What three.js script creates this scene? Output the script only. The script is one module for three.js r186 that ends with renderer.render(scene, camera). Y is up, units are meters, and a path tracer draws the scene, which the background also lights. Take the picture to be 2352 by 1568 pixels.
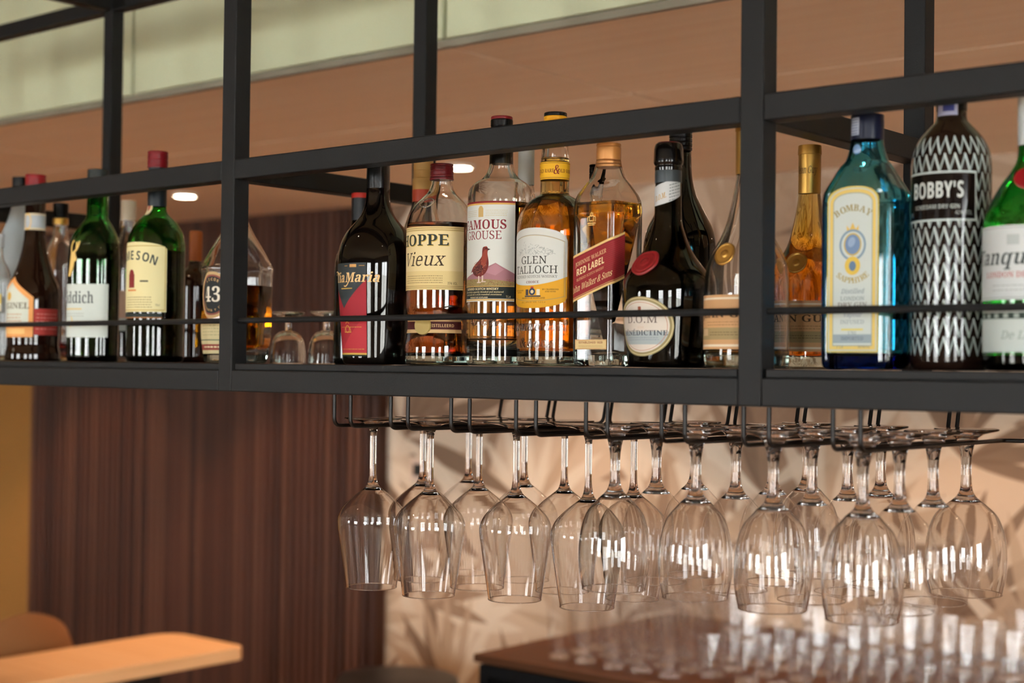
import * as THREE from 'three';
import { RoundedBoxGeometry } from 'three/addons/geometries/RoundedBoxGeometry.js';
import { TextGeometry } from 'three/addons/geometries/TextGeometry.js';
import { FontLoader } from 'three/addons/loaders/FontLoader.js';
import { mergeGeometries } from 'three/addons/utils/BufferGeometryUtils.js';

// ---------------------------------------------------------------- camera, sky, exposure
const scene = new THREE.Scene();
const camera = new THREE.PerspectiveCamera(25.632, 1.5, 0.05, 200);
camera.position.set(1.6553, 1.5973, 1.34);
camera.rotation.order = 'YXZ';
camera.rotation.set(0.018148, 0.69706, 0.011741);
camera.focus = 1.87;
camera.userData.fStop = 3.8;

const renderer = new THREE.WebGLRenderer({ antialias: true });
renderer.toneMapping = THREE.LinearToneMapping;
renderer.toneMappingExposure = 1.1;
renderer.shadowMap.enabled = true;

{ // an overcast sky, three times brighter overhead than at the horizon
  const W = 64, H = 32, d = new Float32Array(W * H * 4), zenith = 62;
  for (let j = 0; j < H; j++) {
    const up = ((j + 0.5) / H - 0.5) * Math.PI, s = Math.max(0, Math.sin(up)), L = zenith * (1 + 2 * s) / 3;
    for (let i = 0; i < W; i++) d.set([L * 0.97, L, L * 1.0, 1], (j * W + i) * 4);
  }
  const sky = new THREE.DataTexture(d, W, H, THREE.RGBAFormat, THREE.FloatType);
  sky.mapping = THREE.EquirectangularReflectionMapping;
  sky.magFilter = THREE.LinearFilter;
  sky.needsUpdate = true;
  scene.background = sky;
}
const LAMP_CD = 5.8, LAMP_COLOR = new THREE.Color().setRGB(1, 0.6, 0.34);

// ---------------------------------------------------------------- helpers
let seed = 7;
const rnd = () => { seed = (seed * 1664525 + 1013904223) >>> 0; return seed / 4294967296; };
const rr = (a, b) => a + (b - a) * rnd();
const used = {};
function numbered(name) { const n = used[name] = (used[name] ?? -1) + 1; return n ? `${name}_${String(n).padStart(3, '0')}` : name; }
function tag(o, label, category, group) {
  o.userData = { label, category };
  if (group) o.userData.group = group;
  return o;
}
function thing(name, label, category, [x, y, z] = [0, 0, 0], turn = 0, group) {
  const o = new THREE.Group();
  o.name = numbered(name); o.position.set(x, y, z); o.rotation.y = turn;
  scene.add(o);
  return tag(o, label, category, group);
}
function part(name, geo, mat, parent, label) {
  const m = new THREE.Mesh(geo, mat);
  m.name = name; m.castShadow = m.receiveShadow = true;
  if (label) m.userData.label = label;
  parent.add(m);
  return m;
}
function struct(name, geo, mat) {
  const o = geo ? new THREE.Mesh(geo, mat) : new THREE.Group();
  o.name = name; o.castShadow = o.receiveShadow = true; o.userData.kind = 'structure';
  scene.add(o);
  return o;
}
const rad = (d) => d * Math.PI / 180;
function box(x0, x1, y0, y1, z0, z1, r = 0) {
  const g = r ? new RoundedBoxGeometry(x1 - x0, y1 - y0, z1 - z0, 2, r) : new THREE.BoxGeometry(x1 - x0, y1 - y0, z1 - z0);
  g.translate((x0 + x1) / 2, (y0 + y1) / 2, (z0 + z1) / 2);
  const p = g.attributes.position, n = g.attributes.normal, uv = g.attributes.uv;   // uv in metres
  for (let i = 0; i < p.count; i++) {
    const ax = Math.abs(n.getX(i)), ay = Math.abs(n.getY(i)), az = Math.abs(n.getZ(i));
    if (ay >= ax && ay >= az) uv.setXY(i, p.getX(i), p.getZ(i));
    else if (ax >= az) uv.setXY(i, p.getZ(i), p.getY(i));
    else uv.setXY(i, p.getX(i), p.getY(i));
  }
  return g;
}
// a tube along points whose corners are rounded
function bent(points, radius, bend = 0.012, sides = 10) {
  const c = new THREE.CurvePath(), v = points.map((p) => new THREE.Vector3(...p));
  let from = v[0];
  for (let i = 1; i < v.length - 1; i++) {
    const a = v[i - 1].clone().sub(v[i]), b = v[i + 1].clone().sub(v[i]), t = Math.min(bend, a.length() * 0.49, b.length() * 0.49);
    const p = v[i].clone().addScaledVector(a.normalize(), t), q = v[i].clone().addScaledVector(b.normalize(), t);
    c.add(new THREE.LineCurve3(from, p)); c.add(new THREE.QuadraticBezierCurve3(p, v[i], q));
    from = q;
  }
  c.add(new THREE.LineCurve3(from, v[v.length - 1]));
  const pts = [];
  for (const k of c.curves) { const n = k.isLineCurve3 ? 1 : 8; for (let i = 0; i < n; i++) pts.push(k.getPoint(i / n)); }
  pts.push(v[v.length - 1]);
  return new THREE.TubeGeometry(new PolyCurve(pts), (pts.length - 1) * 2, radius, sides, false);
}
class PolyCurve extends THREE.Curve {
  constructor(p) { super(); this.p = p; }
  getPoint(t, out = new THREE.Vector3()) { const f = t * (this.p.length - 1), i = Math.min(Math.floor(f), this.p.length - 2); return out.lerpVectors(this.p[i], this.p[i + 1], f - i); }
  getPointAt(t, out) { return this.getPoint(t, out); }
  getTangent(t, out = new THREE.Vector3()) { const f = Math.min(Math.max(t * (this.p.length - 1), 0.001), this.p.length - 1.001), e = 0.5; return out.copy(this.getPoint(Math.min(1, (f + e) / (this.p.length - 1)))).sub(this.getPoint(Math.max(0, (f - e) / (this.p.length - 1)))).normalize(); }
  getTangentAt(t, out) { return this.getTangent(t, out); }
}
// profile: [radius, height, rounding?] in metres; corners are rounded up to half their sides
function smooth(points, soft = 1) {
  const out = [points[0].slice(0, 2)];
  for (let i = 1; i < points.length - 1; i++) {
    const [A, B, C] = [points[i - 1], points[i], points[i + 1]], f = B[2] ?? soft;
    const la = Math.hypot(A[0] - B[0], A[1] - B[1]), lb = Math.hypot(C[0] - B[0], C[1] - B[1]);
    if (la < 1e-7 || lb < 1e-7) continue;
    const t = Math.min(f, la / 2, lb / 2), P = [B[0] + (A[0] - B[0]) * t / la, B[1] + (A[1] - B[1]) * t / la], Q = [B[0] + (C[0] - B[0]) * t / lb, B[1] + (C[1] - B[1]) * t / lb];
    const n = 5;
    for (let k = 0; k <= n; k++) { const s = k / n, u = 1 - s; out.push([u * u * P[0] + 2 * u * s * B[0] + s * s * Q[0], u * u * P[1] + 2 * u * s * B[1] + s * s * Q[1]]); }
  }
  out.push(points[points.length - 1].slice(0, 2));
  return out.filter((p, i) => !i || Math.hypot(p[0] - out[i - 1][0], p[1] - out[i - 1][1]) > 2e-5);
}
// surface of rings along a profile; k(angle, height) scales the radius; angle 0 looks along +z
function loft(prof, seg = 64, k = null) {
  const n = prof.length, pos = [], nor = [], uv = [], idx = [];
  const at = (i, j) => { const [r, y] = prof[i], th = (j / seg) * 2 * Math.PI - Math.PI, m = r * (k ? k(th, y) : 1); return [m * Math.sin(th), y, m * Math.cos(th)]; };
  const ys = prof.map((p) => p[1]), y0 = Math.min(...ys), y1 = Math.max(...ys);
  const a = new THREE.Vector3(), b = new THREE.Vector3();
  for (let i = 0; i < n; i++) for (let j = 0; j <= seg; j++) {
    const p = at(i, j);
    pos.push(...p); uv.push(j / seg, (p[1] - y0) / (y1 - y0 || 1));
    const e = (q) => (Math.abs(prof[q][0]) < 1e-6 ? 1 : 0);
    const i0 = Math.max(i - 1, 0), i1 = Math.min(i + 1, n - 1), pu = at(i1, j), pd = at(i0, j);
    a.set(pu[0] - pd[0], pu[1] - pd[1], pu[2] - pd[2]);
    if (e(i)) { nor.push(0, Math.sign((i === 0 ? prof[1][0] : -prof[i - 1][0]) * -1) * 1, 0); continue; }
    const pl = at(i, j - 1), pr = at(i, j + 1);
    b.set(pr[0] - pl[0], 0, pr[2] - pl[2]);
    b.cross(a).normalize();
    nor.push(b.x, b.y, b.z);
  }
  for (let i = 0; i < n - 1; i++) for (let j = 0; j < seg; j++) {
    const q = i * (seg + 1) + j, s = q + seg + 1;
    if (prof[i][0] > 1e-6) idx.push(q, q + 1, s);
    if (prof[i + 1][0] > 1e-6) idx.push(q + 1, s + 1, s);
  }
  const g = new THREE.BufferGeometry();
  g.setAttribute('position', new THREE.Float32BufferAttribute(pos, 3));
  g.setAttribute('normal', new THREE.Float32BufferAttribute(nor, 3));
  g.setAttribute('uv', new THREE.Float32BufferAttribute(uv, 2));
  g.setIndex(idx);
  return g;
}
const radiusAt = (prof, y) => {
  for (let i = 1; i < prof.length; i++) { const [a, b] = [prof[i - 1], prof[i]]; if (a[0] > 1e-4 && y >= a[1] && y <= b[1] && b[1] > a[1]) return a[0] + (b[0] - a[0]) * (y - a[1]) / (b[1] - a[1]); }
  return prof[prof.length - 1][0];
};
// hollow glass body with a wall and a base of their own thickness, from a closed outer profile
function hollow(outer, wall, base, seg, k) {
  const top = outer[outer.length - 1], inner = [];
  for (let i = outer.length - 1; i >= 0; i--) { const [r, y] = outer[i]; if (r > wall * 1.5 && y > base) inner.push([r - wall, y]); }
  const low = inner[inner.length - 1];
  const rim = [top[0] - wall, top[1]];
  return loft([...outer, rim, ...inner.slice(1), [low[0] * 0.92, base + 0.0005], [0, base]], seg, k);
}
// the drink inside, its skin a hair inside the glass so that both touch
function drink(outer, wall, base, level, seg, k) {
  const p = [[0, base + 0.0004]];
  for (const [r, y] of outer) if (r > wall * 1.5 && y > base + 0.001 && y < level) p.push([r - wall + 0.0003, y]);
  p.push([radiusAt(outer, level) - wall + 0.0003, level], [0, level]);
  p[1][1] = Math.max(p[1][1], base + 0.0012);
  return loft(p, seg, k);
}
// paper on a bottle: from angle a0 to a1 (degrees) and y0 to y1; lo(u), hi(u) bend its lower and upper edge, slant tilts it
function wrap(outer, k, a0, a1, y0, y1, { lo, hi, slant = 0, off = 0.0004, nx = 36, ny = 12 } = {}) {
  const pos = [], uv = [], idx = [], ym = (y0 + y1) / 2, rm = radiusAt(outer, ym), P = (th, y) => { const r = (radiusAt(outer, y)) * (k ? k(th, y) : 1) + off; return [r * Math.sin(th), y, r * Math.cos(th)]; };
  const M = 240, len = [0];
  for (let i = 1; i <= M; i++) { const p = P(rad(a0 + (a1 - a0) * (i - 1) / M), ym), q = P(rad(a0 + (a1 - a0) * i / M), ym); len.push(len[i - 1] + Math.hypot(q[0] - p[0], q[2] - p[2])); }
  const angle = (u) => { const t = u * len[M]; let i = 1; while (i < M && len[i] < t) i++; return rad(a0 + (a1 - a0) * (i - 1 + (t - len[i - 1]) / (len[i] - len[i - 1] || 1)) / M); };
  for (let i = 0; i <= nx; i++) for (let j = 0; j <= ny; j++) {
    const u = i / nx, l = lo ? lo(u) : 0, h = hi ? hi(u) : 1, v = l + (h - l) * j / ny, y = y0 + (y1 - y0) * v + slant * (u - 0.5) * len[M];
    pos.push(...P(angle(u), y)); uv.push(u, v);
    if (i < nx && j < ny) { const q = i * (ny + 1) + j, s = q + ny + 1; idx.push(q, s, q + 1, s, s + 1, q + 1); }
  }
  const g = new THREE.BufferGeometry();
  g.setAttribute('position', new THREE.Float32BufferAttribute(pos, 3));
  g.setAttribute('uv', new THREE.Float32BufferAttribute(uv, 2));
  g.setIndex(idx); g.computeVertexNormals();
  return g;
}
const round = (u) => Math.sqrt(Math.max(0, 1 - (2 * u - 1) ** 2));

// ---------------------------------------------------------------- textures
function canvas(w, h, draw) {
  const c = document.createElement('canvas'); c.width = w; c.height = h;
  const x = c.getContext('2d');
  draw(x, w, h);
  const t = new THREE.CanvasTexture(c);
  t.colorSpace = THREE.SRGBColorSpace; t.anisotropy = 8;
  return t;
}
function noiseTex(size, fn, srgb = false) {
  const d = new Uint8Array(size * size * 4);
  for (let j = 0; j < size; j++) for (let i = 0; i < size; i++) { const c = fn(i / size, j / size); d.set([c[0], c[1], c[2], 255], (j * size + i) * 4); }
  const t = new THREE.DataTexture(d, size, size, THREE.RGBAFormat);
  t.wrapS = t.wrapT = THREE.RepeatWrapping; t.magFilter = THREE.LinearFilter; t.needsUpdate = true;
  if (srgb) t.colorSpace = THREE.SRGBColorSpace;
  return t;
}
// tiling value noise
const lattice = Array.from({ length: 4096 }, rnd);
function vnoise(x, y, px, py) {
  const xi = Math.floor(x), yi = Math.floor(y), f = (t) => t * t * (3 - 2 * t), u = f(x - xi), v = f(y - yi);
  const L = (a, b) => lattice[((((a % px) + px) % px) * 57 + (((b % py) + py) % py) * 131) & 4095];
  return (L(xi, yi) * (1 - u) + L(xi + 1, yi) * u) * (1 - v) + (L(xi, yi + 1) * (1 - u) + L(xi + 1, yi + 1) * u) * v;
}
const speck = noiseTex(256, (u, v) => { const n = 0.5 * vnoise(u * 128, v * 128, 128, 128) + 0.5 * vnoise(u * 64, v * 64, 64, 64); return [n * 255, n * 255, n * 255]; });
speck.repeat.set(12, 12);
function woodTex(a, b, long = 3) {
  return noiseTex(512, (u, v) => {
    const g = 0.5 * vnoise(u * long, v * 90, long, 90) + 0.3 * vnoise(u * long * 2, v * 200, long * 2, 200) + 0.2 * vnoise(u * 2, v * 14, 2, 14);
    return [0, 1, 2].map((c) => a[c] + (b[c] - a[c]) * g);
  }, true);
}
function text(x, s, px, py, font, fill, stretch = 1, align = 'center', skew = 0) {
  x.save(); x.translate(px, py); x.transform(stretch, 0, skew, 1, 0, 0);
  x.font = font; x.fillStyle = fill; x.textAlign = align; x.textBaseline = 'alphabetic';
  x.fillText(s, 0, 0); x.restore();
}
function arcText(x, s, cx, cy, r, mid, step, font, fill, flip = 1) {
  x.font = font; x.fillStyle = fill; x.textAlign = 'center';
  [...s].forEach((c, i) => { const a = mid + (i - (s.length - 1) / 2) * step * flip; x.save(); x.translate(cx + r * Math.sin(a), cy - r * Math.cos(a)); x.rotate(flip > 0 ? a : a + Math.PI); x.fillText(c, 0, 0); x.restore(); });
}
function lines(x, x0, x1, y, n, dy, color, w = 2) { x.fillStyle = color; for (let i = 0; i < n; i++) { let p = x0 + rr(0, 8); while (p < x1 - 6) { const l = rr(6, 22); x.fillRect(p, y + i * dy, Math.min(l, x1 - p), w); p += l + rr(3, 6); } } }

// ---------------------------------------------------------------- materials
const std = (color, roughness, o = {}) => new THREE.MeshStandardMaterial({ color, roughness, ...o });
const phys = (o) => new THREE.MeshPhysicalMaterial(o);
const M = {
  frame: phys({ color: 0x1d1e1f, roughness: 0.5, specularIntensity: 0.4, bumpMap: speck, bumpScale: 0.00012 }),
  wire: phys({ color: 0x140f0c, roughness: 0.36, specularIntensity: 0.6 }),
  glass: phys({ color: 0xffffff, roughness: 0, transmission: 1, thickness: 0.01, ior: 1.5 }),
  bowl: phys({ color: 0xffffff, roughness: 0, transmission: 1, thickness: 0, ior: 1.52 }),
  clear: phys({ color: 0xffffff, roughness: 0, transmission: 1, thickness: 0.01, ior: 1.5, attenuationColor: new THREE.Color().setRGB(0.85, 0.93, 0.88), attenuationDistance: 0.05 }),
  black: phys({ color: 0x070708, roughness: 0.25, specularIntensity: 0.5 }),
  gold: std(0xc89a4c, 0.35, { metalness: 0.85 }),
  paper: (map) => phys({ map, roughness: 0.6, specularIntensity: 0.5, side: THREE.DoubleSide }),
  print: (map) => phys({ map, roughness: 0.45, transparent: true, alphaTest: 0.5, side: THREE.DoubleSide }),
  plain: (c, r = 0.45) => phys({ color: c, roughness: r, specularIntensity: 0.6 }),
  cap: (c) => phys({ color: c, roughness: 0.28, specularIntensity: 0.6 }),
};
const liquid = (r, g, b, d = 0.02) => phys({ color: 0xffffff, roughness: 0, transmission: 1, thickness: 0.05, ior: 1.36, attenuationColor: new THREE.Color().setRGB(r, g, b), attenuationDistance: d });
const tinted = (r, g, b, d) => phys({ color: 0xffffff, roughness: 0, transmission: 1, thickness: 0.01, ior: 1.5, attenuationColor: new THREE.Color().setRGB(r, g, b), attenuationDistance: d });
const darkGlass = (c) => phys({ color: c, roughness: 0.04, ior: 1.5 });

// ---------------------------------------------------------------- the room
const SHELF = 1.6, SOFFIT = 2.2, BACK = -2.65, FASCIA = -0.72, XL = -7.2, XR = 5, ZF = 6.6, CEIL = 2.95;
{
  const floorMap = woodTex([168, 130, 96], [138, 102, 72]);
  floorMap.repeat.set(1, 1);
  struct('floor', box(XL - 0.2, XR + 0.2, -0.2, 0, BACK - 0.3, ZF + 0.3), std(0xffffff, 0.5, { map: floorMap }));
  struct('ceiling', box(XL - 0.2, XR + 0.2, CEIL, CEIL + 0.2, BACK - 0.3, ZF + 0.3), std(0x9c8a6c, 0.85));

  // papered wall: fronds of palm leaves printed on peach paper
  const px = 2048, wide = 3.6, high = 2.4;
  const paperMap = canvas(px, Math.round(px * high / wide), (x, w, h) => {
    x.fillStyle = '#bea993'; x.fillRect(0, 0, w, h);
    const S = w / wide;
    for (let i = 0; i < 900; i++) { x.strokeStyle = `rgba(${rnd() < 0.5 ? '160,130,110' : '225,205,190'},0.06)`; x.lineWidth = rr(1, 4); const a = rr(0, w), b = rr(0, h); x.beginPath(); x.moveTo(a, b); x.lineTo(a + rr(-20, 20), b + rr(20, 90)); x.stroke(); }
    const leaf = (cx, cy, dir, len, wid, color) => {
      x.save(); x.translate(cx, cy); x.rotate(dir); x.fillStyle = color;
      x.beginPath(); x.moveTo(0, 0); x.quadraticCurveTo(len * 0.4, -wid, len, wid * 0.15); x.quadraticCurveTo(len * 0.4, wid * 0.55, 0, 0); x.fill(); x.restore();
    };
    const tones = ['rgba(134,108,86,0.88)', 'rgba(196,180,160,0.88)', 'rgba(210,196,178,0.88)', 'rgba(172,148,124,0.88)', 'rgba(112,88,68,0.88)'];
    const frond = (cx, cy, turn, size) => {
      const n = 9, tone = tones[Math.floor(rnd() * tones.length)];
      for (let i = 0; i < n; i++) { const a = turn - Math.PI / 2 + (i - (n - 1) / 2) * 0.32; leaf(cx, cy, a, size * S * rr(0.75, 1.05), size * S * rr(0.12, 0.2), rnd() < 0.7 ? tone : tones[Math.floor(rnd() * tones.length)]); }
    };
    for (let k = 0; k < 120; k++) { const a = rr(0, 1) * w, b = rr(0, 1.2) * h, c = rr(-1, 1), e = rr(0.3, 0.6), s1 = seed; for (const d of [-w, 0, w]) { seed = s1; frond(a + d, b, c, e); } }
  });
  const g = box(-2.6, XR, 0, SOFFIT + 0.3, BACK - 0.2, BACK), uv = g.attributes.uv, p = g.attributes.position;
  for (let i = 0; i < uv.count; i++) uv.setXY(i, (p.getX(i) + 2.35) / wide, (p.getY(i)) / high);
  paperMap.wrapS = paperMap.wrapT = THREE.RepeatWrapping;
  struct('wall_back', g, std(0xffffff, 0.7, { map: paperMap }));
  struct('wall_back_left', box(XL, -2.6, 0, SOFFIT + 0.3, BACK - 0.2, BACK), std(0x9c6e30, 0.8, { bumpMap: speck, bumpScale: 0.0006 }));
  struct('wall_left', box(XL - 0.2, XL, 0, CEIL, BACK - 0.2, 0.6), std(0xa07c48, 0.85));

  // slatted panel: every slat a piece
  const slats = struct('wall_slatted');
  const x0 = -4.58, x1 = -2.29, n = 56, pitch = (x1 - x0) / n;
  part('backing_panel', box(x0 - 0.012, x1, 0, SOFFIT, BACK, BACK + 0.026), std(0x4d2f22, 0.7), slats);
  part('edge_strip', box(x1, x1 + 0.006, 0, SOFFIT, BACK, BACK + 0.05), std(0x3c1e0e, 0.6), slats);
  const shape = new THREE.Shape(), hw = 0.0122;
  shape.moveTo(-hw, 0); shape.lineTo(hw, 0); shape.lineTo(hw, 0.018); shape.quadraticCurveTo(hw, 0.024, hw - 0.006, 0.024); shape.lineTo(-hw + 0.006, 0.024); shape.quadraticCurveTo(-hw, 0.024, -hw, 0.018); shape.lineTo(-hw, 0);
  const sg = new THREE.ExtrudeGeometry(shape, { depth: SOFFIT, bevelEnabled: false, curveSegments: 4 });
  sg.rotateX(-Math.PI / 2); sg.scale(1, 1, -1);
  const idx = sg.index; if (!idx) { const q = sg.attributes; for (const a of Object.values(q)) { const s = a.itemSize, arr = a.array; for (let t = 0; t < a.count; t += 3) for (let c = 0; c < s; c++) { const m = arr[(t + 1) * s + c]; arr[(t + 1) * s + c] = arr[(t + 2) * s + c]; arr[(t + 2) * s + c] = m; } } }
  sg.computeVertexNormals();
  const tones = [0x4d2f22, 0x573628, 0x41261b, 0x634232].map((c, i) => { const m = woodTex([255, 250, 245], [205, 196, 190]); m.repeat.set(0.5, 8); m.rotation = Math.PI / 2; m.offset.set(i * 0.23, i * 0.4); return phys({ color: c, roughness: 0.42, specularIntensity: 0.8, map: m }); });
  for (let i = 0; i < n; i++) { const s = part(numbered('slat'), sg, tones[Math.floor(rnd() * 4)], slats); s.position.set(x0 + (i + 0.5) * pitch, 0, BACK + 0.026); }

  // lowered ceiling over the bar: wooden panels with open joints, a cream front of upright panels
  const soffit = struct('ceiling_soffit');
  const sm = [0, 1, 2].map((i) => { const m = woodTex([249, 228, 200], [238, 210, 178], 2); m.repeat.set(0.5, 0.8); m.offset.set(i * 0.31, i * 0.17); return std(0xffffff, 0.6, { map: m }); });
  part('backing_panel', box(XL, XR, SOFFIT + 0.018, SOFFIT + 0.1, BACK, FASCIA - 0.02), std(0x6d5140, 0.8), soffit);
  const gap = 0.005;
  for (let i = -4; i < 3; i++) {
    const a = Math.max(XL, -0.246 + i * 1.932), b = Math.min(XR, -0.246 + (i + 1) * 1.932);
    for (const [k, [z0, z1]] of [[-1.33, FASCIA - 0.012], [BACK, -1.33]].entries()) part(numbered('ceiling_panel'), box(a + gap, b - gap, SOFFIT, SOFFIT + 0.018, z0 + (k ? 0 : gap), z1 - (k ? gap : 0), 0.002), sm[(i + k + 9) % 3], soffit);
  }
  const fascia = struct('wall_fascia');
  part('backing_panel', box(XL, XR, SOFFIT + 0.02, CEIL, FASCIA - 0.06, FASCIA - 0.018), std(0x6b5c45, 0.8), fascia);
  part('edge_strip', box(XL, XR, SOFFIT - 0.002, SOFFIT + 0.012, FASCIA - 0.018, FASCIA - 0.004), std(0x8c8674, 0.5), fascia);
  const cream = std(0xd2d8b6, 0.75, { bumpMap: speck, bumpScale: 0.0004 });
  for (let i = -8; i < 6; i++) { const a = Math.max(XL, -0.244 + i * 0.966), b = Math.min(XR, a < -0.244 + i * 0.966 + 1 ? -0.244 + (i + 1) * 0.966 : a); part(numbered('fascia_panel'), box(a + 0.005, b - 0.005, SOFFIT + 0.014, CEIL, FASCIA - 0.018, FASCIA, 0.002), cream, fascia); }

  // window walls behind and beside the viewer
  const wallM = std(0x7d7263, 0.85), frameM = std(0x4a4540, 0.5), paneM = phys({ color: 0xffffff, roughness: 0, transmission: 1, thickness: 0, ior: 1.5 });
  let nw = 0;
  const windowWall = (name, len, place, bays) => {
    const root = struct(name); place(root);
    const sill = 0.55, head = 2.3, bay = len / bays, pier = len / bays - 1.5;
    part('wall_below', box(0, len, 0, sill, -0.2, 0), wallM, root);
    part('wall_above', box(0, len, head, CEIL, -0.2, 0), wallM, root);
    for (let i = 0; i <= bays; i++) part(numbered('pier'), box(Math.max(0, i * bay - pier / 2), Math.min(len, i * bay + pier / 2), sill, head, -0.2, 0), wallM, root);
    for (let i = 0; i < bays; i++) {
      const w = struct(`window_${++nw}`); place(w);
      const a = i * bay + pier / 2, b = (i + 1) * bay - pier / 2, t = 0.05;
      for (const [q, s] of [[a, a + t], [b - t, b], [(a + b) / 2 - t / 2, (a + b) / 2 + t / 2]]) part('mullion', box(q, s, sill, head, -0.14, -0.07), frameM, w);
      for (const [q, s] of [[sill, sill + t], [head - t, head]]) part('window_rail', box(a + t, b - t, q, s, -0.14, -0.07), frameM, w);
      part('pane', box(a + t, (a + b) / 2 - t / 2, sill + t, head - t, -0.108, -0.102), paneM, w); part('pane', box((a + b) / 2 + t / 2, b - t, sill + t, head - t, -0.108, -0.102), paneM, w);
    }
  };
  windowWall('wall_front', XR - XL, (o) => { o.position.set(XR, 0, ZF); o.rotation.y = Math.PI; }, 3);
  windowWall('wall_right', ZF - 0.6, (o) => { o.position.set(XR, 0, 0.6); o.rotation.y = -Math.PI / 2; }, 2);
  struct('wall_right_back', box(XR, XR + 0.2, 0, CEIL, BACK - 0.2, 0.6), wallM);
  struct('wall_left_front', box(XL - 0.2, XL, 0, CEIL, 0.6, ZF), wallM);
  struct('ground_outside', box(-40, 40, -0.4, -0.21, -40, 40), std(0x8f8d88, 0.9));
}

// ---------------------------------------------------------------- downlights
const DL = [];
{
  const ring = new THREE.LatheGeometry([[0.036, 0], [0.044, 0], [0.046, 0.003], [0.046, 0.012], [0.036, 0.012], [0.036, 0]].map((p) => new THREE.Vector2(...p)), 32);
  const disc = new THREE.CylinderGeometry(0.036, 0.036, 0.006, 32); disc.translate(0, 0.006, 0);
  const ringM = std(0xe8e2d8, 0.4), glow = std(0xfff0dd, 0.5, { emissive: new THREE.Color().setRGB(1, 0.86, 0.66), emissiveIntensity: 40 });
  const rows = [[-3.907, SOFFIT, -1.958, 'by the slats', 1], [-2.614, SOFFIT, -1.958, 'seen between the left posts', 1], [-1.317, SOFFIT, -1.958, 'above the dark red bottle cap', 1], [-0.02, SOFFIT, -1.958, 'over the glasses on the back counter', 1], [1.277, SOFFIT, -1.958, 'over the counter end', 1], [2.57, SOFFIT, -1.958, 'beyond the right end of the shelf', 1]];
  const names = ['left', 'middle', 'right'];
  for (const [j, z] of [0.9, 3.4].entries()) for (const [i, x] of [-3, -0.5, 2].entries()) rows.push([x, CEIL, z, `${j ? 'by the windows' : 'in front of the shelf'}, ${names[i]} one`, 0]);
  for (const [x, y, z, which, low] of rows) {
    const t = thing('ceiling_light', `small round white downlight in the ${low ? 'lowered wooden' : 'high'} ceiling, ${which}`, 'light', [x, y - 0.012, z], 0, low ? 'downlights in the lowered ceiling' : 'downlights in the high ceiling');
    part('trim_ring', ring, ringM, t); part('diffuser', disc, glow, t);
    const l = new THREE.SpotLight(LAMP_COLOR, LAMP_CD * (low ? 1 : 0.5), 0, rad(46), 0.2, 2);
    l.name = 'lamp_light'; l.position.set(0, -0.004, 0); l.target.position.set(0, -1, 0); l.castShadow = true; l.shadow.radius = 1.8;
    t.add(l, l.target);
  }
}

// ---------------------------------------------------------------- bar shelf of square tube
const P = 0.8378, T = 0.028, D = 0.3828;
{
  const s = thing('bar_shelf', 'black steel tube bar shelf hung from the ceiling and carrying the row of bottles', 'shelf');
  const tube = (x0, x1, y0, y1, z0, z1) => box(x0, x1, y0, y1, z0, z1, 0.0022);
  const X = [-2 * P, -P, 0, P, 2 * P], yb = SHELF - 0.0387, yt = SHELF - 0.0088, um = SHELF + 0.2829, TOP = 2.312;
  for (const x of X) {
    part('front_post', tube(x, x + T, yb, CEIL, -T, 0), M.frame, s);
    part('rear_post', tube(x, x + T, yb, CEIL, -D - T, -D), M.frame, s);
    part('crossbar', tube(x, x + T, um - T, um, -D, -T), M.frame, s);
    part('crossbar', tube(x, x + T, TOP - T, TOP, -D, -T), M.frame, s);
    part('crossbar', tube(x, x + T, yb, yt, -D, -T), M.frame, s);
  }
  for (let i = 0; i < 4; i++) {
    const a = X[i] + T, b = X[i + 1];
    part('front_rail', tube(a, b, um - T, um, -T, 0), M.frame, s);
    part('front_rail', tube(a, b, yb, yt, -T, 0), M.frame, s);
    part('rear_rail', tube(a, b, yb, yt, -D - T, -D), M.frame, s);
    part('rear_rail', tube(a, b, TOP - T, TOP, -D - T, -D), M.frame, s);
    part('front_rail', tube(a, b, TOP - T, TOP, -T, 0), M.frame, s);
    part('shelf_board', box(a + 0.003, b - 0.003, yt, SHELF, -D - 0.012, -0.004, 0.0012), M.frame, s);
    const rod = new THREE.CylinderGeometry(0.0038, 0.0038, b - a, 16); rod.rotateZ(Math.PI / 2); rod.translate((a + b) / 2, SHELF + 0.0597, -0.014);
    part('gallery_rod', rod, M.frame, s);
  }
}
// ---------------------------------------------------------------- wire glass rack under it
const RAIL = (k) => 0.238 + 0.1026 * k, WIRE_Y = SHELF - 0.0795;
{
  const t = thing('glass_rack', 'black bent wire stemware rack fixed under the bar shelf', 'rack');
  const top = SHELF - 0.0392, zr = -0.372;
  for (let k = 0; k < 8; k++) for (const s of [-1, 1]) {
    const x = RAIL(k) + s * 0.015, xr = RAIL(k) + s * (0.0513 - 0.0055);
    part('wire', bent([[x, top, -0.012], [x, WIRE_Y, -0.012], [x, WIRE_Y, zr], [xr, WIRE_Y, zr - 0.006], [xr, top, zr - 0.016]], 0.0025, 0.011), M.wire, t);
  }
}
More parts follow.
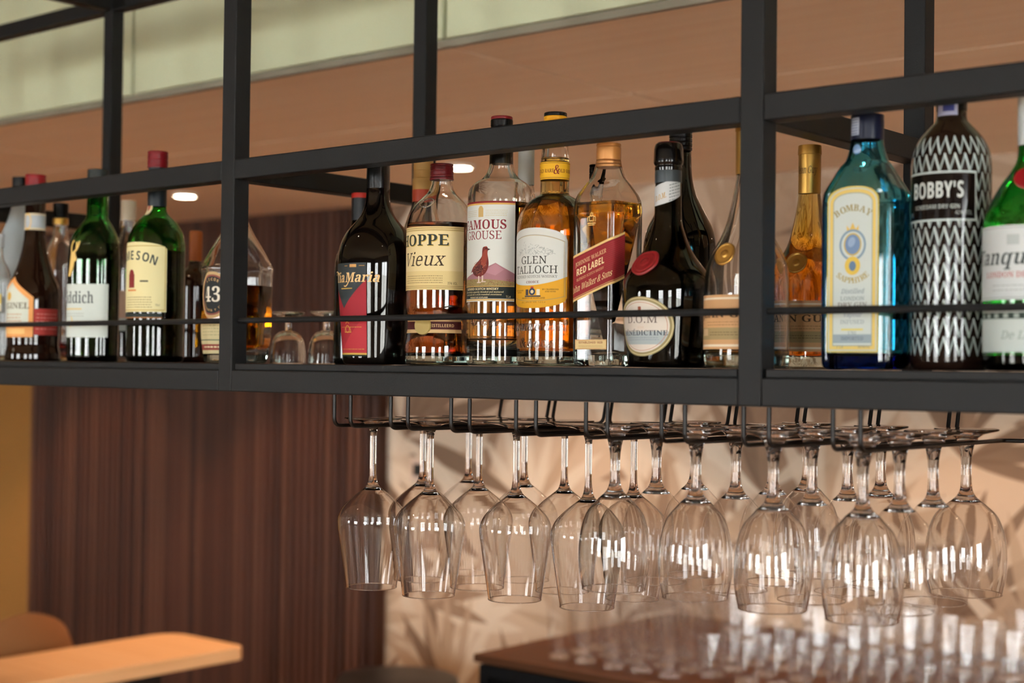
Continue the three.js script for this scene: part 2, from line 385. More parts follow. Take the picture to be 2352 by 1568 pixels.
// ---------------------------------------------------------------- hanging wine glasses
function stemware(name, label, group, foot, stem, bowl) {
  const t = thing(name, label, 'glass', [0, 0, 0], 0, group), mm = (p) => p.map(([r, y, s]) => [r / 1000, y / 1000, s === undefined ? undefined : s / 1000]);
  part('foot', loft(smooth(mm(foot)).reverse(), 48), M.glass, t);
  part('stem', loft(smooth(mm(stem)).reverse(), 40), M.glass, t);
  const b = smooth(mm(bowl));
  const inn = b.map(([q, y], i) => [q - 0.0011, y]).reverse();
  const thick = loft([...inn, ...b].reverse().concat([inn[0]]), 64), thin = loft([...b].reverse(), 64);
  const bo = part('bowl', thick, M.glass, t);
  t.userData.thin = (o) => { const m = o.children.find((c) => c.name === bo.name); m.geometry = thin; m.material = M.bowl; };
  const e = b[b.length - 1], rim = new THREE.TorusGeometry(e[0], 0.0006, 8, 64);
  rim.rotateX(Math.PI / 2); rim.translate(0, e[1], 0);
  part('rim', rim, M.glass, t);
  return t;
}
const ORD = ['first', 'second', 'third', 'fourth', 'fifth', 'sixth', 'seventh', 'eighth', 'ninth'], ROW = ['front', 'second', 'third', 'rearmost'];
{
  const A = stemware('wine_glass', '', 'angular wine glasses on the rack',
    [[0, 0], [38, 0, 0.3], [39, -0.9, 0.5], [38, -1.9, 0.5], [16, -5.5], [8.5, -10], [4.8, -17], [4.3, -24]],
    [[4.3, -24], [4.2, -60], [4.6, -76], [6, -85], [8.6, -91], [14, -95.2, 0.3], [12.6, -95.9, 0.3], [7, -94.2], [0, -93.6]],
    [[14, -95.2], [28.5, -106.5], [41, -119.5], [46.2, -132.5], [45.6, -143], [33.4, -223.5]]);
  const round_ = (f, w) => [[[0, -1], [20 * f, -0.6], [35 * f, 0, 0.3], [36.5 * f, -1.1, 0.6], [35 * f, -2.4, 0.6], [17 * f, -7], [10.5, -13], [8, -21], [6.2, -32]],
    [[6.2, -32], [5.5, -42], [5.6, -58], [6.8, -70], [10.5, -77], [17, -82.5, 0.3], [15.6, -83.2, 0.3], [8, -82.2], [0, -82]],
    [[17, -82.5], [25 * w, -88], [36 * w, -98], [43.5 * w, -116], [46.9 * w, -140], [46 * w, -166], [41.2 * w, -186.5]]];
  const B = stemware('wine_goblet', '', 'round wine glasses on the rack', ...round_(0.88, 0.875)), C = stemware('large_wine_goblet', '', 'round wine glasses on the rack', ...round_(1, 0.97));
  const put = (proto, first, k, row, z, what, y) => {
    const o = first ? proto : proto.clone();
    if (!first) { o.name = numbered(proto.name); scene.add(o); }
    o.position.set(RAIL(k), y, z); o.rotation.y = k + row;
    if (row > (k < 4 ? 1 : 0) && row < 3) thinner.push([o, proto.userData.thin]);
    o.userData = { ...proto.userData, label: `${what}, hanging upside down, ${ROW[row]} on the ${ORD[k]} wire rail from the left` };
  };
  const thinner = [];
  let n = 0;
  for (const [k, zs] of [[0, [-0.069, -0.165, -0.26]], [1, [-0.07, -0.165, -0.26]], [2, [-0.119, -0.218]], [3, [-0.134, -0.23]]]) zs.forEach((z, i) => put(A, !n++, k, i, z, 'angular thin-stemmed wine glass', 1.5305));
  n = 0;
  for (const [k, zs] of [[4, [-0.048, -0.131, -0.214]], [5, [-0.058, -0.141, -0.224, -0.307]], [6, [-0.048, -0.131, -0.214, -0.297]], [7, [-0.048, -0.131, -0.214]]]) zs.forEach((z, i) => put(B, !n++, k, i, z, 'round thick-stemmed wine glass', 1.5355));
  put(C, true, 7, 3, -0.302, 'largest round wine glass', 1.5355);
  for (const [o, f] of thinner) f(o);
  for (const o of scene.children) delete o.userData.thin;
}

// ---------------------------------------------------------------- bottles
const mmp = (pts, s) => pts.map(([r, y, q]) => [r * s / 1000, y * s / 1000, q === undefined ? undefined : q / 1000]);
function bottle(label, x, z, turn = 0) { return thing('liquor_bottle', label, 'bottle', [x, SHELF + 0.0003, z], rad(turn)); }
// outer profile from [radius, height] pairs in photo units of s millimetres, standing on a rounded heel
function outline(pts, s) { return smooth([[0, 0.0015], [pts[0][0] * s / 1000 * 0.9, 0.0004, 0.002], ...mmp(pts, s)]); }
function cap(t, name, r, y0, y1, mat, { grooves = 0, top = 0.0015, label } = {}) {
  const p = [[0, y0], [r, y0, 0.0004]];
  for (let i = 0; i < grooves; i++) { const y = y0 + (y1 - y0) * (0.16 + 0.68 * i / Math.max(1, grooves - 1)); p.push([r, y - 0.0011, 0.0002], [r - 0.0006, y, 0.0005], [r, y + 0.0011, 0.0002]); }
  p.push([r, y1, top], [0, y1]);
  return part(name, loft(smooth(p), 48), mat, t, label);
}

{ // tall grey frosted bottle, cut by the left edge of the picture
  const t = bottle('tall frosted grey bottle with black cap at the left end of the shelf', -0.771, -0.165), s = 0.8;
  const o = outline([[58, 2, 3], [60, 15], [60, 190], [52, 255], [28, 310], [17, 350], [16, 385]], s);
  part('glass_body', loft([...o, [0, o[o.length - 1][1]]], 56), std(0xa9b4b8, 0.5), t);
  cap(t, 'cap', 0.0135, 0.308, 0.333, M.black);
}
{ // clear bottle with a yellow band at the very left
  const t = bottle('clear glass bottle with yellow band, cut by the left picture edge', -0.695, -0.075), s = 0.755;
  const o = outline([[32, 2, 3], [34, 12], [34, 190], [27, 215], [16, 232], [14, 262]], s);
  part('glass_body', hollow(o, 0.0026, 0.008, 48), M.clear, t);
  part('label', wrap(o, null, -70, 80, 0.085, 0.115), M.paper(canvas(64, 32, (x, w, h) => { x.fillStyle = '#e9d27a'; x.fillRect(0, 0, w, h); x.fillStyle = '#f6f2e0'; x.fillRect(0, 18, w, 14); })), t);
  cap(t, 'cap', 0.0125, 0.196, 0.22, M.plain(0xb8bcbe));
}
{ // dark almond liqueur bottle
  const t = bottle('dark brown flared bottle with red cap and an orange-framed label', -0.6017, -0.09), s = 0.7385;
  const o = outline([[62, 3, 4], [62, 18, 3], [58, 36, 5], [59, 60], [60, 140], [58, 172], [42, 205], [30, 245], [23, 290], [23, 395]], s);
  part('glass_body', loft([...o, [0, o[o.length - 1][1]]], 56), darkGlass(0x1c0d07), t);
  cap(t, 'cap', 0.0172, 0.288, 0.3165, M.cap(0x8e1d22), { grooves: 2 });
  part('label', wrap(o, null, -58, 57, 0.04, 0.142, { hi: (u) => 1 - 0.34 * Math.abs(2 * u - 1), lo: () => 0 }), M.paper(canvas(256, 256, (x, w, h) => {
    x.fillStyle = '#e0a060'; x.fillRect(0, 0, w, h); x.fillStyle = '#c9d2c6'; x.beginPath(); x.moveTo(22, 208); x.lineTo(22, 98); x.lineTo(128, 24); x.lineTo(234, 98); x.lineTo(234, 208); x.fill();
    text(x, 'ORIGINEL', 128, 136, 'bold 34px serif', '#5a5142', 1.25); x.fillStyle = '#c9a24a'; x.beginPath(); x.arc(118, 84, 18, 0, 7); x.fill(); lines(x, 60, 200, 158, 3, 14, '#b98b6a', 4);
    x.fillStyle = '#e8c07c'; x.fillRect(40, 220, 176, 22);
  })), t);
  part('side_label', wrap(o, null, 58, 118, 0.044, 0.088), M.paper(canvas(128, 128, (x, w, h) => { x.fillStyle = '#a83a36'; x.fillRect(0, 0, w, h); for (let i = 0; i < 5; i++) lines(x, 8, 120, 24 + i * 18, 1, 0, '#d8958c', 4); })), t);
  part('neck_label', wrap(o, null, -40, 150, 0.222, 0.25), M.paper(canvas(256, 64, (x, w, h) => { x.fillStyle = '#cfc6a8'; x.fillRect(0, 0, w, h); x.fillStyle = '#a9b2b8'; x.fillRect(6, 8, w - 12, h - 16); x.strokeStyle = '#d9b56c'; x.lineWidth = 8; x.beginPath(); x.arc(70, 32, 30, 0, 7); x.stroke(); })), t);
}
{ // clear bottle behind
  const t = bottle('clear bottle with black and gold cap between dark brown and green bottles', -0.7016, -0.205), s = 0.7815;
  const o = outline([[38, 3, 3], [39, 14], [39, 225], [32, 258], [17, 285], [15, 335]], s);
  part('glass_body', hollow(o, 0.0028, 0.01, 48), M.clear, t);
  part('drink', drink(o, 0.0028, 0.01, 0.034, 40), liquid(0.6, 0.05, 0.03, 0.03), t);
  cap(t, 'cap', 0.0135, 0.258, 0.285, M.black); cap(t, 'cap_band', 0.0137, 0.246, 0.258, M.gold, { label: 'gold band under the cap' });
}
{ // three-sided green whisky bottle
  const t = bottle('dark green three-sided bottle with white label and dark cap', -0.4149, -0.085, 28), s = 0.7014;
  const k = (th, y) => 1 - (y < 0.195 ? 0.11 : Math.max(0, 0.11 - (y - 0.195) * 2.5)) * Math.cos(3 * th);
  const o = outline([[56, 3, 3], [58, 12], [58, 250], [53, 285], [38, 312], [24, 330], [24, 345, 1], [24, 352], [23, 395]], s);
  part('glass_body', hollow(o, 0.003, 0.01, 72, k), tinted(0.05, 0.42, 0.08, 0.005), t);
  part('drink', drink(o, 0.003, 0.01, 0.19, 72, k), liquid(0.35, 0.22, 0.05, 0.02), t);
  cap(t, 'cap', 0.0168, 0.27, 0.3105, M.plain(0x2b3230, 0.4), { grooves: 3 });
  part('label', wrap(o, k, -150, 52, 0.039, 0.124), M.paper(canvas(768, 256, (x, w, h) => {
    x.fillStyle = '#c3cfcb'; x.fillRect(0, 0, w, h);
    text(x, 'Glenfiddich', 372, 92, 'bold 74px serif', '#4d555a', 1.25); x.fillStyle = '#cdbb86'; x.fillRect(300, 116, 240, 8);
    x.fillStyle = '#d9c27a'; x.beginPath(); x.arc(430, 180, 26, 0, 7); x.fill(); x.fillStyle = '#c3cfcb'; x.beginPath(); x.arc(420, 176, 23, 0, 7); x.fill(); lines(x, 300, 560, 140, 2, 12, '#a8b2ae', 4);
  })), t);
  part('emblem', wrap(o, k, -52, -12, 0.135, 0.196), M.print(canvas(128, 192, (x, w, h) => { // a gold stag's head with its antlers
    x.strokeStyle = x.fillStyle = '#d8b866'; x.lineWidth = 13; x.lineCap = 'round';
    x.beginPath(); x.moveTo(48, 70); x.quadraticCurveTo(30, 30, 52, 10); x.moveTo(64, 68); x.quadraticCurveTo(100, 52, 104, 14); x.moveTo(86, 48); x.lineTo(84, 20); x.stroke();
    x.beginPath(); x.moveTo(40, 66); x.lineTo(78, 66); x.lineTo(96, 104); x.lineTo(74, 116); x.quadraticCurveTo(70, 150, 40, 188); x.lineTo(10, 188); x.quadraticCurveTo(38, 120, 40, 66); x.fill();
  })), t);
}
{ // bottle with a pale label behind
  const t = bottle('clear bottle with pale label half hidden behind green bottles', -0.562, -0.25), s = 0.764;
  const o = outline([[42, 3, 3], [43, 14], [43, 230], [36, 262], [18, 290], [16, 340]], s);
  part('glass_body', hollow(o, 0.0028, 0.01, 48), M.clear, t);
  part('drink', drink(o, 0.0028, 0.01, 0.058, 40), liquid(0.35, 0.06, 0.05, 0.02), t);
  part('label', wrap(o, null, 0, 120, 0.055, 0.125), M.paper(canvas(64, 64, (x, w, h) => { x.fillStyle = '#b99a84'; x.fillRect(0, 0, w, h); x.fillStyle = '#aab4b2'; x.fillRect(0, 44, w, 20); })), t);
  cap(t, 'cap', 0.0135, 0.25, 0.285, M.plain(0xd6c8b0));
}
{ // green whiskey bottle, cream label
  const t = bottle('bright green round bottle with dark red cap and cream label', -0.2515, -0.08), s = 0.671;
  const o = outline([[63, 3, 3], [66, 12], [66, 268], [60, 300], [44, 324], [26, 340], [21, 352], [20, 395], [19, 425]], s);
  part('glass_body', hollow(o, 0.003, 0.01, 64), tinted(0.04, 0.5, 0.07, 0.004), t);
  part('drink', drink(o, 0.003, 0.01, 0.171, 56), liquid(0.3, 0.13, 0.03, 0.014), t);
  part('foil', loft(smooth(mmp([[21.5, 358], [21.6, 400], [20.5, 447]], s)), 48), M.plain(0x121c22, 0.35), t, 'dark navy neck foil');
  cap(t, 'cap', 0.0156, 0.3, 0.3255, M.cap(0x7c151d), { grooves: 3 });
  part('label', wrap(o, null, -74, 74, 0.0765, 0.183, { hi: (u) => 0.9 + 0.1 * round(u) }), M.paper(canvas(640, 512, (x, w, h) => {
    x.fillStyle = '#d9d2a0'; x.fillRect(0, 0, w, h); x.strokeStyle = '#b29a56'; x.lineWidth = 6; x.strokeRect(12, 30, w - 24, h - 44);
    arcText(x, 'JAMESON', 320, 720, 590, 0, 0.115, 'bold 92px sans-serif', '#3b4444');
    x.fillStyle = '#7d2b2a'; x.fillRect(280, 236, 74, 100); x.beginPath(); x.arc(317, 232, 30, 0, 7); x.fill(); x.fillStyle = '#c9804a'; x.fillRect(262, 348, 112, 12);
    x.fillStyle = '#4c4c42'; x.fillRect(412, 282, 74, 12); lines(x, 240, 520, 402, 5, 18, '#8f8660', 6); text(x, '70cl', 566, 470, '22px sans-serif', '#6a654c');
  })), t);
  part('lower_label', wrap(o, null, -60, 66, 0.067, 0.0745), M.paper(canvas(64, 16, (x, w, h) => { x.fillStyle = '#2a3330'; x.fillRect(0, 0, w, h); x.fillStyle = '#a07048'; x.fillRect(0, 12, w, 4); })), t);
  part('neck_seal', wrap(o, null, -34, 26, 0.226, 0.257, { lo: (u) => 0.5 - 0.5 * round(u), hi: (u) => 0.5 + 0.5 * round(u) }), M.paper(canvas(64, 64, (x, w, h) => { x.fillStyle = '#d8c79c'; x.fillRect(0, 0, w, h); x.fillStyle = '#b06a54'; x.beginPath(); x.arc(32, 32, 18, 0, 7); x.fill(); })), t);
}
{ // amber bottle in the second row
  const t = bottle('dark amber bottle with orange neck behind the green whiskey bottle', -0.372, -0.25), s = 0.7266;
  const o = outline([[40, 3, 3], [42, 12], [42, 185], [36, 205], [16, 222], [14, 240], [14, 300]], s);
  part('glass_body', loft([...o, [0, o[o.length - 1][1]]], 48), phys({ color: 0x2c1206, roughness: 0.06, clearcoat: 0.5 }), t);
  part('foil', loft(smooth(mmp([[15, 236], [15, 303], [13, 306, 1], [0, 306]], s)), 40), M.plain(0xa8561c, 0.5), t, 'orange neck foil');
}
{ // eight-sided golden liqueur bottle behind the left post
  const t = bottle('clear faceted bottle of golden liqueur with round dark label, behind the left post', -0.0953, -0.11), s = 0.6486;
  const k = (th, y) => { const m = Math.min(1, Math.max(0, (0.165 - y) / 0.02)), q = Math.PI / 4, a = ((th % q) + q) % q - q / 2; return 1 - m * (1 - Math.min(1, 0.985 * Math.cos(q / 2) / Math.cos(a) * 1.04)); };
  const o = outline([[70, 3, 3], [73, 14], [80, 60], [81, 205, 2], [84, 216, 2], [80, 224, 2], [60, 262], [36, 300], [22, 330], [20, 380]], s);
  part('glass_body', hollow(o, 0.003, 0.012, 96, k), M.clear, t);
  part('drink', drink(o, 0.003, 0.012, 0.115, 96, k), liquid(0.9, 0.46, 0.02, 0.065), t);
  cap(t, 'cap', 0.0145, 0.247, 0.275, M.gold);
  part('label', wrap(o, k, -28, 41, 0.066, 0.134, { lo: (u) => 0.5 - 0.5 * round(u), hi: (u) => 0.5 + 0.5 * round(u) }), M.paper(canvas(256, 256, (x) => {
    x.fillStyle = '#c6a878'; x.fillRect(0, 0, 256, 256); x.fillStyle = '#8d5148'; x.beginPath(); x.arc(128, 128, 112, 0, 7); x.fill(); x.fillStyle = '#23282a'; x.beginPath(); x.arc(128, 128, 102, 0, 7); x.fill();
    text(x, '43', 126, 166, 'bold 116px serif', '#e8e4d4'); arcText(x, 'LICOR', 128, 128, 78, 0, 0.24, 'bold 22px sans-serif', '#d8b078'); arcText(x, 'CUARENTA Y TRES', 128, 128, 92, Math.PI, 0.155, 'bold 17px sans-serif', '#d8b078', -1);
  })), t);
  part('lower_label', wrap(o, k, -38, 40, 0.014, 0.06), M.paper(canvas(256, 160, (x, w, h) => {
    x.fillStyle = '#c9bf94'; x.fillRect(0, 0, w, h); for (let i = 0; i < 4; i++) lines(x, 30, 226, 14 + i * 16, 1, 0, '#a8a47c', 5); x.fillStyle = '#5b6a58'; x.fillRect(0, 88, w, 5); x.fillStyle = '#8a3e36'; x.fillRect(0, 112, w, 30); lines(x, 40, 216, 122, 1, 0, '#e0cfa8', 8);
  })), t);
}
// two small stemmed glasses standing upside down on the board
{
  const t = thing('small_goblet', 'small stemmed glass standing upside down, nearer to the golden faceted bottle', 'glass', [-0.0867, SHELF + 0.0006, -0.205], 0, 'upside-down goblets on the shelf'), mm = (p) => p.map(([r, y]) => [r / 1000, y / 1000]);
  part('bowl', loft(smooth(mm([[24, 0.5], [26, 0, 0.5], [28, 0.6], [27, 20], [24, 38], [16, 48], [6, 51], [0, 51], [0, 48], [14, 44], [21, 36], [23.5, 20], [24, 0.5]])), 48), M.clear, t);
  part('stem', loft(smooth(mm([[6, 50], [5, 54], [5, 64], [7, 69]])), 32), M.glass, t);
  part('foot', loft(smooth(mm([[7, 69], [24, 76], [25, 78], [24, 80], [10, 79], [0, 78]])), 48), M.glass, t);
  const c = t.clone(); c.name = numbered('small_goblet'); c.position.set(-0.012, SHELF + 0.0006, -0.215); c.userData = { ...t.userData, label: 'small stemmed glass standing upside down, nearer to the black bottles' }; scene.add(c);
}
{ // black wine bottle behind
  const t = bottle('black bottle with red-topped dark capsule behind the black coffee liqueur bottle', 0.0631, -0.21), s = 0.6391;
  const o = outline([[57, 3, 3], [59, 12], [59, 220], [54, 255], [36, 285], [22, 315], [20, 350], [20, 380]], s);
  part('glass_body', loft([...o, [0, o[o.length - 1][1]]], 48), darkGlass(0x070908), t);
  part('capsule', loft(smooth(mmp([[21, 312], [21, 386]], s)), 40), M.plain(0x15171a, 0.35), t);
  cap(t, 'cap', 0.0138, 0.2455, 0.253, M.cap(0xb52a20), { label: 'red top of the capsule' });
}
{ // black coffee liqueur bottle with red label
  const t = bottle('large black glossy bottle with slanted red label and gold script', 0.2195, -0.09), s = 0.5847;
  const o = outline([[74, 3, 3], [76, 12], [80, 70], [86, 140], [91, 210], [91, 245], [86, 275], [72, 304], [54, 324], [40, 340], [31, 360], [27, 385], [26.5, 470]], s);
  part('glass_body', loft([...o, [0, o[o.length - 1][1]]], 72), darkGlass(0x080504), t);
  part('capsule', loft(smooth([...mmp([[27.2, 405], [27.2, 478]], s), [0.0145, 0.283, 0.001], [0, 0.283]]), 48), phys({ color: 0x0d0d0f, roughness: 0.22, clearcoat: 0.4 }), t, 'black neck capsule');
  part('label', wrap(o, null, -34, 30, 0.011, 0.134), M.paper(canvas(300, 600, (x, w, h) => {
    x.fillStyle = '#9c2530'; x.fillRect(0, 0, w, h); x.fillStyle = '#b02e38'; x.beginPath(); x.moveTo(0, 600); x.lineTo(300, 330); x.lineTo(300, 600); x.fill();
    x.fillStyle = '#333a3c'; x.beginPath(); x.moveTo(0, 0); x.lineTo(w, 0); x.lineTo(w, 105); x.lineTo(95, 290); x.lineTo(0, 170); x.fill();
    x.fillStyle = '#c9a24a'; x.fillRect(70, 160, 120, 7); x.fillRect(0, 578, w, 12); x.fillStyle = '#1c2b20'; x.fillRect(0, 590, w, 10);
    x.strokeStyle = '#c08a3c'; x.lineWidth = 6; x.beginPath(); x.arc(125, 424, 22, 0, 7); x.moveTo(105, 390); x.lineTo(125, 374); x.lineTo(145, 390); x.moveTo(98, 412); x.lineTo(88, 444); x.lineTo(162, 444); x.lineTo(152, 412); x.stroke(); lines(x, 30, 260, 410, 1, 0, '#c08a3c', 4); lines(x, 20, 280, 552, 1, 0, '#c08a3c', 4);
  })), t);
  part('lettering', wrap(o, null, -56, 52, 0.088, 0.138, { off: 0.0008 }), M.print(canvas(1024, 512, (x) => {
    const c = '#e0b878'; text(x, 'Tia', 330, 300, 'italic bold 180px serif', c, 0.85); text(x, 'Maria', 730, 300, 'italic bold 180px serif', c, 0.98);
    x.strokeStyle = c; x.lineWidth = 16; x.lineCap = 'round'; x.beginPath(); x.moveTo(70, 190); x.quadraticCurveTo(200, 110, 330, 190); x.stroke(); x.beginPath(); x.moveTo(530, 300); x.quadraticCurveTo(490, 370, 440, 350); x.stroke();
    x.fillStyle = '#c08a3c'; x.fillRect(560, 60, 110, 40); x.fillRect(460, 76, 60, 9); x.fillRect(710, 76, 80, 9);
  })), t);
}
{ // clear bottle with gold capsule behind
  const t = bottle('bottle with tall gold and orange-red neck capsule in the second row', 0.1752, -0.225), s = 0.6227;
  const o = outline([[58, 3, 3], [60, 12], [60, 240], [54, 290], [36, 340], [24, 370], [22, 420]], s);
  part('glass_body', hollow(o, 0.003, 0.01, 48), M.clear, t);
  part('drink', drink(o, 0.003, 0.01, 0.17, 48), liquid(0.3, 0.14, 0.06, 0.03), t);
  part('capsule', loft(smooth([...mmp([[24.5, 404, 1], [24.5, 430, 1], [23.2, 431], [23.2, 448, 0.5], [22.4, 449.5, 0.5], [23, 451, 0.5], [22.4, 500]], s), [0, 0.3115]]), 48), M.plain(0xc39a58, 0.4), t, 'gold neck capsule');
  part('capsule_band', loft(smooth(mmp([[24.8, 376], [25, 390], [24.6, 404]], s)), 48), M.plain(0xb4452a, 0.4), t, 'orange-red band under the gold capsule');
}
{ // Dutch brandy style bottle with cream label
  const t = bottle('round amber bottle with ribbed dark red cap and large cream label', 0.3285, -0.098, 13), s = 0.561;
  const o = outline([[76, 3, 3], [80, 12], [81, 40], [79, 62], [74, 84], [74, 108], [79, 130], [80, 300], [79, 330], [74, 350], [62, 372], [46, 388], [31, 402], [25, 418], [23, 434], [23, 460]], s);
  part('glass_body', hollow(o, 0.0032, 0.012, 72), M.clear, t);
  part('drink', drink(o, 0.0032, 0.012, 0.1838, 64), liquid(0.6, 0.19, 0.025, 0.06), t);
  cap(t, 'cap', 0.0153, 0.245, 0.2625, M.cap(0x5c1216), { grooves: 3 });
  cap(t, 'cap_ring', 0.0157, 0.2415, 0.2447, M.cap(0x5c1216), { label: 'tamper ring of the cap' });
  part('label', wrap(o, null, -78, 70, 0.0965, 0.1775), M.paper(canvas(800, 512, (x, w, h) => {
    x.fillStyle = '#d3bd85'; x.fillRect(0, 0, w, h); x.strokeStyle = '#8d7340'; x.lineWidth = 4; for (const y of [14, 30, h - 16, h - 30]) { x.beginPath(); x.moveTo(0, y); x.lineTo(w, y); x.stroke(); }
    x.fillStyle = '#dcc998'; x.fillRect(0, 40, w, 320); text(x, 'HOPPE', 384, 160, 'bold 126px serif', '#c2a24e', 1.25); text(x, 'HOPPE', 378, 154, 'bold 126px serif', '#28302c', 1.25);
    text(x, 'Vieux', 384, 318, 'italic 150px serif', '#3a2a1c', 1.1); x.fillStyle = '#8d7340'; for (const i of [-1, 0, 1]) text(x, '★', 384 + i * 74, 372, '44px sans-serif', i ? '#8b7a4a' : '#c9a24a'); lines(x, 190, 600, 398, 4, 18, '#6a5a3a', 4);
    text(x, '35% VOL', 690, 470, '30px sans-serif', '#4c4028', 0.8);
  })), t);
  part('band_label', wrap(o, null, -74, 70, 0.0415, 0.0595), M.paper(canvas(640, 96, (x, w, h) => { x.fillStyle = '#c9a878'; x.fillRect(0, 0, w, h); x.fillStyle = '#4a1d1c'; x.fillRect(0, 18, w, 54); text(x, 'GEDISTILLEERD', 452, 56, 'bold 28px sans-serif', '#c9a878', 1.2); })), t);
  const med = new THREE.CylinderGeometry(0.0115, 0.0125, 0.0016, 40), mt = part('medallion', med, M.plain(0xa08a4c, 0.45), t, 'round embossed gold medallion on the lower band');
  mt.rotation.set(Math.PI / 2, 0, 0, 'YXZ'); mt.rotation.y = rad(-2); mt.position.set(-0.0015, 0.051, radiusAt(o, 0.051) + 0.0008);
  const seal = new THREE.TorusGeometry(0.0088, 0.0011, 10, 40), sl = part('embossed_seal', seal, M.clear, t, 'clear glass ring embossed on the shoulder');
  sl.scale.set(1.12, 1, 1); sl.rotation.order = 'YXZ'; sl.rotation.y = rad(-4); sl.rotation.x = rad(-48); sl.position.set(-0.001, 0.2085, 0.0352);
}
{ // white-capped bottle behind
  const t = bottle('clear bottle with silvery white capsule behind the grouse bottle', 0.3746, -0.215), s = 0.5803;
  const o = outline([[52, 3, 3], [54, 12], [54, 300], [44, 350], [22, 390], [18, 420], [18, 470]], s);
  part('glass_body', hollow(o, 0.0028, 0.01, 48), M.clear, t);
  part('capsule', loft(smooth([...mmp([[19, 420], [19, 424], [19, 508]], s), [0.009, 0.296, 0.001], [0, 0.296]]), 40), M.plain(0xb9bcb6, 0.35), t, 'silvery white capsule');
}
const serif = await new FontLoader().loadAsync('fonts/droid/droid_serif_bold.typeface.json');
